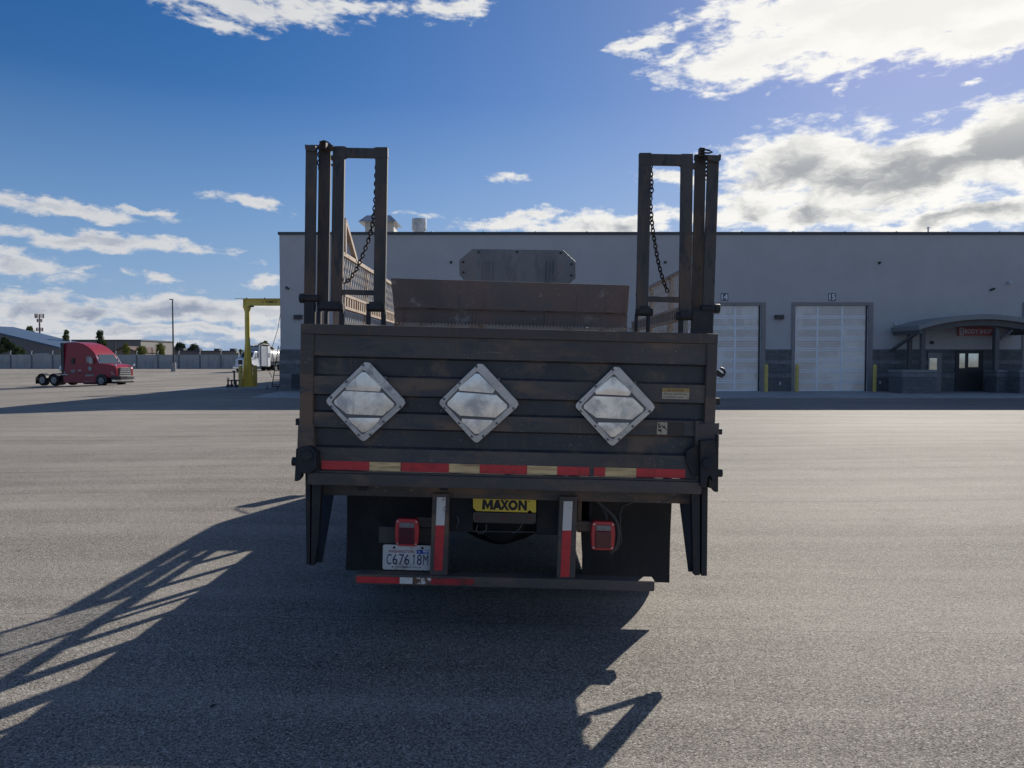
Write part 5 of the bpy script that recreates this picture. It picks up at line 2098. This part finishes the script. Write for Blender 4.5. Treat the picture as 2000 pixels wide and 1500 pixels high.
for i in range(5):
    z = lz_(620 + 30 * i)
    m.box(gx, gx + .06, -.55 - .03 * i, .55 + .03 * i, z - .045, z + .035, 0)
m.box(gx - .01, gx + .02, -.7, .7, lz_(755), lz_(612), 1)
m.build('grille', [M_CHR, M_FAIR], tr)
m = MB()
m.prism([(gx - .45, -1.16), (gx + .12, -1.0), (gx + .22, -.7), (gx + .26, 0), (gx + .22, .7), (gx + .12, 1.0), (gx - .45, 1.16)], 'z', lz_(862), lz_(752))
m.build('bumper', M_FAIR, tr, 0.03)
m = MB()
m.prism([(gx - .30, -1.17), (gx + .15, -.98), (gx + .27, -.7), (gx + .27, .7), (gx + .15, .98), (gx - .30, 1.17), (gx - .30, 1.0), (gx, .7), (gx, -.7), (gx - .30, -1.0)], 'z', lz_(838), lz_(812))
m.build('bumper_trim', M_CHR, tr)
for (px, sd, nm) in ((1460, 1, 0), (490, 1, 1), (245, 1, 1)):
    for s_ in (-1, 1):
        wheel(tr, 'wheel', (lx_(px), s_ * (1.085 if nm == 0 else .93), .52), .52, .32 if nm == 0 else .5, M_TYRE, M_RIM, 'y', rimside=s_)
# wheel arch shade painted as solid dark plugs, no recess is cut
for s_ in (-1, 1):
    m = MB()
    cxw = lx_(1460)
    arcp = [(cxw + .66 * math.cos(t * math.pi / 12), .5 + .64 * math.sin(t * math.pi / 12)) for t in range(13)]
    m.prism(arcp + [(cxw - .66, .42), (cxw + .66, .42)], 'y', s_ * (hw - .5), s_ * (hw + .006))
    m.build('arch_shade_plug', M_FAIR, tr)
# rear frame, fenders, fifth wheel
m = MB()
m.box(.15, lx_(760), -.43, -.33, .72, .95)
m.box(.15, lx_(760), .33, .43, .72, .95)
m.box(.2, .3, -.33, .33, .72, .95)
m.build('frame_rail', M_FAIR, tr)
for (px) in (490, 245):
    for s_ in (-1, 1):
        m = MB()
        cxw = lx_(px)
        o = [(cxw + .64 * math.cos(t * math.pi / 10), .55 + .60 * math.sin(t * math.pi / 10)) for t in range(1, 10)]
        i_ = [(cxw + .60 * math.cos(t * math.pi / 10), .55 + .56 * math.sin(t * math.pi / 10)) for t in range(1, 10)][::-1]
        m.prism(o + i_, 'y', s_ * .65, s_ * 1.2)
        m.build('fender', M_FAIR, tr)
m = MB()
m.prism([(lx_(380), .98), (lx_(470), 1.16), (lx_(600), 1.18), (lx_(640), .98)], 'y', -.45, .45)
m.build('fifth_wheel', M_FAIR, tr)
for s_ in (-1, 1):
    m = MB()
    m.box(lx_(118), lx_(124), s_ * .65, s_ * 1.2, .16, .82)
    m.build('mud_flap', M_TYRE, tr)
    m = MB()
    m.box(lx_(1095), lx_(1390), s_ * .9, s_ * 1.16, lz_(890), lz_(872))
    m.cyl((lx_(760), s_ * .85, .62), (lx_(1090), s_ * .85, .62), .3, n=16)
    m.build('fuel_or_shade_tank', M_FAIR, tr)
    m = MB()
    m.bar((lx_(1300), s_ * 1.15, lz_(500)), (lx_(1310), s_ * 1.45, lz_(500)), .03, .03)
    m.box(lx_(1292), lx_(1312), s_ * 1.3, s_ * 1.52, lz_(550), lz_(455))
    m.build('mirror', M_LITE, tr, 0.01)
    m = MB()
    m.bar((lx_(1700), s_ * .95, lz_(600)), (lx_(1722), s_ * 1.05, lz_(575)), .02, .02)
    m.lathe([(.03, -.05), (.11, -.03), (.11, .03), (.03, .05)], (lx_(1722), s_ * 1.05, lz_(568)), 'x', 12)
    m.build('hood_mirror', M_CHR, tr)
m = MB()
m.cyl((lx_(775), -.8, lz_(196)), (lx_(775), -.8, lz_(150)), .04, n=8)
m.lathe([(.03, 0), (.12, .03), (.03, .06)], (lx_(770), -.8, lz_(160)), 'x', 10)
m.build('roof_antenna', M_CHR, tr)

# ------------------------------------------------------------------ white vacuum truck
VY = 110.0
M_WTR = mat('white_truck_paint', (0.72, 0.74, 0.76), 0.3, var=0.04, coat=0.4)
M_TANK = mat('pale_tank_paint', (0.66, 0.65, 0.60), 0.3, var=0.06, coat=0.3)
M_GREYV = mat('grey_box_panel', (0.30, 0.33, 0.37), 0.5, var=0.08)
vo_ = P(478, 728, VY)
g_ = gh(vo_.x, VY)
vt = empty('vacuum_truck', (vo_.x, VY, g_), 'white vacuum tank truck facing the yard, partly hidden by the yellow crane', 'truck', rz=R(-90 - 15))
# local +x is forward (towards the camera), the truck extends back along -x
m = MB()
loft(m, [(1.0, .75), (1.0, 1.75), (.9, 1.9), (-.45, 2.12), (-.95, 2.95), (-1.2, 3.05), (-2.3, 3.05), (-2.3, .75)], 1.12, .16, 1.4, 3.2, hood_x=-.4, hood_in=.25)
vcab = m.build('cab', M_WTR, vt, 0.08, smooth_=True, segs=3)
m = MB()
m.hexa([(-.44, -.95, 2.16), (-.44, .95, 2.16), (-.90, .90, 2.88), (-.90, -.90, 2.88), (-.50, -.95, 2.1), (-.50, .95, 2.1), (-1.0, .90, 2.88), (-1.0, -.90, 2.88)])
m.build('windshield', M_FAIR, vcab)
for s_ in (-1, 1):
    m = MB()
    m.prism([(-1.95, 2.1), (-1.0, 2.1), (-1.2, 2.75), (-1.95, 2.8)], 'y', s_ * 1.06, s_ * 1.125)
    m.build('side_window', M_FAIR, vcab)
    m = MB()
    arcp = [(.0 + .72 * math.cos(t * math.pi / 10), .62 + .66 * math.sin(t * math.pi / 10)) for t in range(11)]
    i_ = [(.0 + .6 * math.cos(t * math.pi / 10), .62 + .55 * math.sin(t * math.pi / 10)) for t in range(11)][::-1]
    m.prism(arcp + i_, 'y', s_ * .8, s_ * 1.24)
    m.build('fender', M_WTR, vt)
    m = MB()
    m.bar((-.8, s_ * 1.1, 2.5), (-.75, s_ * 1.45, 2.5), .03, .03)
    m.box(-.80, -.72, s_ * 1.35, s_ * 1.55, 2.15, 2.75)
    m.build('mirror', M_CHR, vt)
m = MB()
m.box(1.0, 1.04, -.42, .42, 1.0, 1.85, 0)
m.box(1.02, 1.06, -.36, .36, 1.08, 1.78, 1)
m.build('grille', [M_CHR, M_FAIR], vt)
m = MB()
m.box(1.0, 1.16, -1.22, 1.22, .45, .8)
m.build('bumper', M_CHR, vt, 0.03)
m = MB()
m.box(-4.0, -2.45, -1.2, 1.2, .8, 3.75, 0)
m.build('equipment_box', M_GREYV, vt, 0.03)
m = MB()
m.box(-4.75, -4.05, .1, 1.25, .7, 3.8)
m.box(-4.75, -4.05, -1.25, -.1, .7, 3.8)
bx_ = m.build('tool_cabinet', M_WTR, vt, 0.03)
m = MB()
for s_ in (-1, 1):
    m.box(-4.55, -4.25, s_ * 1.251, s_ * 1.27, 2.1, 2.8)
m.build('cabinet_window', M_FAIR, bx_)
m = MB()
m.lathe([(.3, -4.9), (.9, -5.0), (1.08, -5.2), (1.1, -5.5), (1.1, -9.2), (1.08, -9.5), (.85, -9.75), (.2, -9.85)], (0, 0, 2.35), 'x', 28)
tk = m.build('tank', M_TANK, vt, smooth_=True)
m = MB()
for x in (-5.6, -7.2, -8.8):
    m.lathe([(1.1, x - .04), (1.13, x - .04), (1.13, x + .04), (1.1, x + .04)], (0, 0, 2.35), 'x', 28)
m.build('tank_ring', M_GREYV, tk)
m = MB()
m.tube([(-3.0, .3, 3.85), (-4.0, .4, 4.15), (-5.2, .5, 4.05), (-6.3, .5, 3.7), (-6.8, .5, 3.5)], .16, 10)
m.tube([(-2.6, -.4, 3.85), (-3.4, -.6, 4.0), (-5.0, -.4, 3.95)], .1, 8)
m.box(-3.9, -2.8, -1.0, .9, 3.75, 3.92)
m.box(-6.9, -5.4, -.5, .3, 3.45, 3.9)
m.build('suction_hose', M_FAIR, vt)
m = MB()
m.box(-9.9, .6, -.45, -.35, .65, .95)
m.box(-9.9, .6, .35, .45, .65, .95)
m.box(-9.8, -5.0, -1.15, 1.15, 1.0, 1.12)
m.build('chassis', M_FAIR, vt)
for x in (0.0, -6.3, -7.7, -9.0):
    for s_ in (-1, 1):
        wheel(vt, 'wheel', (x, s_ * 1.0, .52), .52, .34, M_TYRE, M_RIM, 'y', rimside=s_, n=20)
m = MB()
m.cyl((-2.38, .9, .9), (-2.38, .9, 3.9), .08, n=10)
m.cyl((-2.38, -.9, .9), (-2.38, -.9, 3.9), .08, n=10)
m.build('exhaust_stack', M_CHR, vt)

# ------------------------------------------------------------------ white pickup behind the tractor
UY = 103.0
po = P(136, 716, UY)
pk = empty('pickup_truck', (po.x + 1.0, UY, gh(po.x, UY)), 'white pickup truck parked behind the red tractor, only its tail showing', 'pickup', rz=R(-8))
m = MB()
loft(m, [(-1.9, .55), (-1.9, 1.15), (.2, 1.2), (.45, 1.9), (.7, 2.0), (2.0, 2.0), (2.7, 1.3), (3.7, 1.2), (3.85, .9), (3.8, .5)], .98, .14, 1.2, 2.0)
pb = m.build('body', M_WTR, pk, 0.05, smooth_=True)
m = MB()
for s_ in (-1, 1):
    m.prism([(.5, 1.3), (2.45, 1.3), (1.95, 1.88), (.7, 1.88)], 'y', s_ * .93, s_ * .985)
m.prism([(.22, 1.35), (.40, 1.85), (.36, 1.87), (.17, 1.35)], 'y', -.75, .75)
m.build('windows', M_FAIR, pb)
m = MB()
m.box(-2.0, -1.88, -.95, .95, .45, .72)
m.build('rear_bumper', M_CHR, pk, 0.02)
for x in (-1.0, 2.7):
    for s_ in (-1, 1):
        wheel(pk, 'wheel', (x, s_ * .86, .4), .4, .26, M_TYRE, M_RIM, 'y', rimside=s_, n=18)

# ------------------------------------------------------------------ light pole and fence
PY = 112.0
pp = P(339, 718, PY)
gz = gh(pp.x, PY)
lp = empty('light_pole', (pp.x, PY, gz), 'tall thin dark lamp post on a concrete base in front of the fence', 'lamp post', world_coords=True)
m = MB()
m.cyl((pp.x, PY, gz), (pp.x, PY, P(339, 708, PY).z), .36, n=20)
m.build('concrete_base', mat('pole_base_concrete', (0.26, 0.27, 0.28), 0.8), lp)
m = MB()
m.cyl((pp.x, PY, P(339, 708, PY).z), (pp.x, PY, P(339, 585, PY).z), .125, .09, n=12)
m.build('pole', M_FIX, lp)
m = MB()
zt_ = P(339, 585.5, PY).z
m.box(pp.x - .42, pp.x + .12, PY - .18, PY + .18, zt_ - .02, zt_ + .10)
m.build('lamp_head', M_FIX, lp, 0.02)

FY = 130.0
M_FEN = block_mat('precast_fence_concrete', (0.155, 0.165, 0.180), (0.09, 0.095, 0.10), 3.7, 1.36)
M_FENP = mat('fence_post_concrete', (0.17, 0.18, 0.195), 0.85, var=0.1)
fx0 = P(21, 700, FY).x
fence = empty('concrete_fence', (fx0 + 30, FY, gh(fx0, FY)), 'long grey precast concrete fence with angled post arms painted white as sun glint', 'fence', world_coords=True)
sp_ = 3.68
ztop = P(300, 692.5, FY).z
zmid = P(300, 708.5, FY).z
M_FPAN = mat('streaked_fence_concrete', (0.40, 0.40, 0.39), 0.9, c2=(0.30, 0.30, 0.30), scale=1.3, lo=0.42, hi=0.7, var=0.14, vscale=0.35,
             stretch=(1.4, 1, 0.35), c3=(0.24, 0.235, 0.225), s3=2.0, lo3=0.6, hi3=0.75)
x = fx0 - 6 * sp_
n_ = 0
while x < -26:
    g_ = gh(x, FY) - .1
    m = MB()
    m.box(x - .12, x + .12, FY - .12, FY + .10, g_, ztop + .05)
    po_ = m.build('fence_post', M_FENP, fence)
    m = MB()
    m.bar((x - .06, FY - .02, ztop + .02), (x + .16, FY - .15, ztop + .62), .15, .06)
    m.build('wire_arm', M_WHITE, po_)  # white colour paints the glint of sun on galvanised arms
    if x + sp_ < -24:
        m = MB()
        m.box(x + .12, x + sp_ - .12, FY - .05, FY + .05, zmid + .09, ztop - .02)
        m.box(x + .12, x + sp_ - .12, FY - .05, FY + .05, g_, zmid)
        m.box(x + .12, x + sp_ - .12, FY + .01, FY + .03, zmid, zmid + .09)
        m.build('fence_panel', M_FPAN, fence)
    x += sp_

# ------------------------------------------------------------------ houses and halls beyond the fence
M_BROOF = mat('blue_metal_roof', (0.045, 0.09, 0.165), 0.6, var=0.06, vscale=0.2)
M_HALL = mat('grey_hall_wall', (0.17, 0.165, 0.16), 0.8, var=0.05)
M_TANW = mat('taupe_wall', (0.20, 0.175, 0.155), 0.8, var=0.06)
M_TANW2 = mat('grey_taupe_wall', (0.155, 0.15, 0.15), 0.8, var=0.06)
M_ROOFG = mat('grey_shingle_roof', (0.12, 0.115, 0.12), 0.8, var=0.1)
C = Vector((-91.4, 150.0, 0))
dv = Vector((.30, .954, 0)); wv = Vector((-.954, .30, 0))
zE = 3.8
hall = empty('blue_roofed_hall', C + wv * 22 + Vector((0, 0, -.5)), 'grey hall with wide blue metal roof beyond the fence at far left', 'building', world_coords=True)
m = MB()
def q3(a, b, z): return C + wv * a + dv * b + Vector((0, 0, z))
zRd = zE + .19 * 24
m.merge([q3(0, 0, -.5), q3(48, 0, -.5), q3(48, 0, zE), q3(24, 0, zRd), q3(0, 0, zE), q3(0, 9, -.5), q3(48, 9, -.5), q3(48, 9, zE), q3(24, 9, zRd), q3(0, 9, zE)],
        [(0, 4, 3, 2, 1), (5, 6, 7, 8, 9), (0, 5, 9, 4), (1, 2, 7, 6), (0, 1, 6, 5)])
m.build('wall', M_HALL, hall)
m = MB()
for (a0, z0_, a1, z1_) in ((-.8, zE - .12, 24, zRd + .06), (48.8, zE - .12, 24, zRd + .06)):
    m.hexa([q3(a0, -.6, z0_), q3(a1, -.6, z1_), q3(a1, 9.6, z1_), q3(a0, 9.6, z0_), q3(a0, -.6, z0_ + .3), q3(a1, -.6, z1_ + .3), q3(a1, 9.6, z1_ + .3), q3(a0, 9.6, z0_ + .3)])
m.build('roof', M_BROOF, hall)
m = MB()
m.hexa([q3(6.6, -.05, 1.6), q3(2.6, -.05, 1.6), q3(2.6, -.05, 2.75), q3(6.6, -.05, 2.75), q3(6.6, .02, 1.6), q3(2.6, .02, 1.6), q3(2.6, .02, 2.75), q3(6.6, .02, 2.75)])
m.build('window', mat('pale_window', (0.30, 0.35, 0.38), 0.2), hall)
m = MB()
m.hexa([q3(-.08, .5, 1.9), q3(-.08, 8.5, 1.9), q3(-.08, 8.5, 2.8), q3(-.08, .5, 2.8), q3(.02, .5, 1.9), q3(.02, 8.5, 1.9), q3(.02, 8.5, 2.8), q3(.02, .5, 2.8)])
m.build('sunlit_side_band', M_LITE, hall)  # pale strip paints sunlight onto the side wall of the hall
# flat-roofed taupe hall
Y = 190.0
a, b = P(100, 666, Y), P(275, 669.5, Y)
o = MB(); o.box(a.x, b.x, Y, Y + 18, -.5, a.z)
hb = o.build('flat_roofed_hall', M_TANW2, origin=((a.x + b.x) / 2, Y + 9, -.5))
tag(hb, 'long taupe flat roofed hall rising behind the red tractor', 'building')
m = MB(); m.box(a.x - .2, b.x + .2, Y - .2, Y + 18.2, a.z, a.z + .35)
m.build('roof_edge', M_COPE, hb)
# small gabled house
Y = 165.0
a, b = P(222, 690, Y), P(268, 690, Y)
zr = P(245, 678, Y).z; ze = P(245, 688, Y).z
hx = (a.x + b.x) / 2
gb = empty('gabled_house', (hx, Y, -.5), 'low taupe house with shallow gable roof between two small trees', 'house', world_coords=True)
m = MB(); m.prism([(a.x, -.5), (b.x, -.5), (b.x, ze), (hx, zr), (a.x, ze)], 'y', Y, Y + 10)
m.build('wall', M_TANW, gb)
m = MB()
for s_ in (-1, 1):
    xe = hx + s_ * (b.x - a.x) / 2 * 1.1
    ze2 = zr - (zr - ze) * 1.1
    m.hexa([(xe, Y - .5, ze2), (hx, Y - .5, zr), (hx, Y + 10.5, zr), (xe, Y + 10.5, ze2), (xe, Y - .5, ze2 + .25), (hx, Y - .5, zr + .25), (hx, Y + 10.5, zr + .25), (xe, Y + 10.5, ze2 + .25)])
m.build('roof', mat('brown_roof', (0.10, 0.06, 0.055), 0.8), gb)
# long low warehouse towards the crane
Y = 215.0
for (u0, u1, v, mt, lb) in ((322, 392, 686, M_TANW2, 'low dark taupe warehouse behind the fence, right of the light pole'), (392.5, 462, 686.5, M_TANW, 'low lighter brown warehouse behind the fence, left of the white truck')):
    a, b = P(u0, v, Y), P(u1, v, Y)
    o = MB(); o.box(a.x, b.x, Y, Y + 20, -.5, a.z)
    wb = o.build('low_warehouse', mt, origin=((a.x + b.x) / 2, Y + 10, -.5))
    tag(wb, lb, 'building', 'low warehouses beyond the fence')
    m = MB(); m.box(a.x, b.x, Y - .15, Y, a.z - .1, a.z + .25)
    for i in range(2):
        xx = a.x + (b.x - a.x) * (.25 + .45 * i)
        m.box(xx, xx + 1.5, Y + 3, Y + 5, a.z, a.z + .9)
    m.build('roof_unit', M_COPE, wb)

# phone mast and poles
Y = 230.0
a = P(78.5, 690, Y)
mast = empty('phone_mast', (a.x, Y, -.5), 'tall phone mast with clustered antennas above the blue roof', 'mast', world_coords=True)
m = MB()
m.cyl((a.x, Y, -.5), (a.x, Y, P(78, 614, Y).z), .35, .22, n=10)
M_MAST = mat('mast_steel', (0.16, 0.13, 0.14), 0.6)
m.build('pole', M_MAST, mast)
for v, w_, hgt, nn in ((617, 1.15, 1.1, 7), (626, .65, .8, 5), (643.5, .85, .9, 6)):
    m = MB()
    zc = P(78, v, Y).z
    for i in range(nn):
        t = 2 * math.pi * i / nn + .3
        x, y = a.x + w_ * math.cos(t), Y + w_ * math.sin(t)
        m.box(x - .12, x + .12, y - .08, y + .08, zc - hgt / 1.6, zc + hgt / 1.6)
        m.bar((a.x, Y, zc), (x, y, zc), .08, .08)
    m.build('antenna_cluster', M_MAST, mast)
for u, vt, lb in ((224, 668.5, 'thick dark pole standing behind the roof of the red tractor'), (211.5, 673, 'short dark pole left of the thicker pole behind the tractor'),
                  (297, 680, 'thin short pole between two trees beyond the fence')):
    Y = 140.0 if u != 297 else 170.0
    a = P(u, vt, Y)
    m = MB()
    m.cyl((a.x, Y, -.3), (a.x, Y, a.z), .12 if u != 297 else .1, n=8)
    m.cyl((a.x, Y, a.z), (a.x, Y, a.z + .15), .16, n=8)
    tag(m.build('utility_pole', M_FIX, origin=(a.x, Y, -.3)), lb, 'pole', 'poles beyond the fence')


# ------------------------------------------------------------------ trees beyond the fence
def leafmat(name, c, c2):
    m = bpy.data.materials.new(name)
    m.use_nodes = True
    N = NT(m.node_tree)
    N.n.clear()
    out = N.node('ShaderNodeOutputMaterial')
    b = N.node('ShaderNodeBsdfPrincipled')
    tl = N.node('ShaderNodeBsdfTranslucent')
    mx = N.node('ShaderNodeMixShader')
    mx.inputs[0].default_value = 0.35
    g = N.node('ShaderNodeNewGeometry')
    r = N.ramp(g.outputs['Random Per Island'], 0, 1, 0, 1, smooth=False)
    cc = N.mix(r, c, c2)
    N.l.new(cc, b.inputs['Base Color'])
    N.l.new(cc, tl.inputs['Color'])
    b.inputs['Roughness'].default_value = 0.7
    N.l.new(b.outputs[0], mx.inputs[1])
    N.l.new(tl.outputs[0], mx.inputs[2])
    N.l.new(mx.outputs[0], out.inputs[0])
    return m


M_LEAF = leafmat('leaves_green', (0.055, 0.085, 0.022), (0.11, 0.13, 0.035))
M_LEAFY = leafmat('leaves_yellow_green', (0.10, 0.125, 0.025), (0.19, 0.20, 0.045))
M_LEAFD = leafmat('leaves_dark', (0.025, 0.045, 0.022), (0.05, 0.075, 0.03))
M_BARK = mat('bark', (0.07, 0.055, 0.045), 0.9, var=0.2)


def tree(u, vt, vb, hwpx, Y, mt, label, shape='round', n=900, seed=1, leaf=None):
    rnd = random.Random(seed)
    c = P(u, vt, Y)
    top = c.z
    base = P(u, vb, Y).z
    r = hwpx * Y / F
    root = empty('tree' if shape != 'conifer' else 'conifer_tree', (c.x, Y, -.4), label, 'tree', 'trees beyond the fence', world_coords=True)
    m = MB()
    m.cyl((c.x, Y, -.4), (c.x + rnd.uniform(-.1, .1), Y, base + (top - base) * .6), .16, .07, n=8)
    for i in range(5):
        a = rnd.uniform(0, 6.28)
        z0_ = base + (top - base) * rnd.uniform(0, .45)
        m.cyl((c.x, Y, z0_), (c.x + math.cos(a) * r * .7, Y + math.sin(a) * r * .7, z0_ + (top - base) * .25), .05, .02, n=5)
    m.build('trunk', M_BARK, root)
    H = top - base
    blobs = []
    for i in range(24):
        t = rnd.uniform(.02, .98)
        if shape == 'conifer':
            rad = r * (1.02 - t) * 1.0
            br = .30 * r * (1.1 - t)
        elif shape == 'poplar':
            rad = r * .62 * math.sin(math.pi * (t * .85 + .12))
            br = r * .62
        else:
            rad = r * .72 * math.sqrt(max(.05, 1 - (2 * t - .9) ** 2))
            br = r * .5
        a = rnd.uniform(0, 6.28)
        q = rad * math.sqrt(rnd.uniform(0.1, 1))
        blobs.append((c.x + math.cos(a) * q, Y + math.sin(a) * q, base + H * t * .92, br * rnd.uniform(.7, 1.2)))
    m = MB()
    ls = leaf or max(.14, r * .15)
    for i in range(int(n * 1.7)):
        bx, by, bz, br = blobs[rnd.randrange(len(blobs))]
        d = Vector((rnd.gauss(0, 1), rnd.gauss(0, 1), rnd.gauss(0, .9)))
        d = d.normalized() * br * rnd.uniform(.35, 1.05)
        p = Vector((bx, by, bz)) + d
        e1 = Vector((rnd.gauss(0, 1), rnd.gauss(0, 1), rnd.gauss(0, 1))).normalized()
        e2 = e1.orthogonal().normalized()
        s1, s2 = ls * rnd.uniform(.7, 1.5), ls * rnd.uniform(.5, 1.1)
        m.merge([p - e1 * s1, p - e2 * s2 * .7, p + e1 * s1, p + e2 * s2 * .7], [(0, 1, 2, 3)])
    m.build('crown', mt, root)


tree(58, 638, 668, 9, 175, M_LEAF, 'round topped green tree rising behind the blue roof', 'poplar', seed=2)
tree(129.5, 645, 674, 7, 160, M_LEAF, 'slim upright tree left of the red tractor roof', 'poplar', seed=3)
tree(195, 645, 672, 8, 160, M_LEAFD, 'tall upright tree behind the middle of the tractor roof', 'poplar', n=1100, seed=4)
tree(202, 664, 682, 7, 158, M_LEAF, 'low bushy tree touching the foot of the tall upright one', seed=5)
tree(246, 671, 692, 7, 158, M_LEAFY, 'pale yellow green tree in front of the gabled house', seed=6)
tree(276, 676, 694, 10, 152, M_LEAFY, 'broad bright green tree right of the gabled house', seed=7)
tree(313, 672.5, 694, 10, 148, M_LEAFY, 'bright green tree left of the light pole', seed=8)
tree(351, 671.5, 689, 11, 235, M_LEAFD, 'dark round tree just right of the light pole', n=1200, seed=9)
tree(378, 675, 689, 12, 240, M_LEAFD, 'wide dark tree above the low dark warehouse', n=1200, seed=10)
tree(341, 676, 690, 7, 238, M_LEAFD, 'small dark tree hidden by the light pole', seed=11)
tree(8, 660, 688, 27, 140, M_LEAFD, 'spreading dark conifer in front of the blue roofed hall', 'conifer', n=1700, seed=12)
tree(516, 670, 700, 15, 150, M_LEAF, 'tall leafy tree above the tank of the white truck', n=1500, seed=13)
tree(470, 683, 700, 9, 148, M_LEAF, 'short leafy tree behind the left side of the white truck', seed=14)
tree(540, 684, 702, 10, 145, M_LEAFD, 'dark tree glimpsed between white truck and building', seed=15)
tree(500, 676, 700, 9, 152, M_LEAF, 'leafy tree behind the crane mast', seed=16)
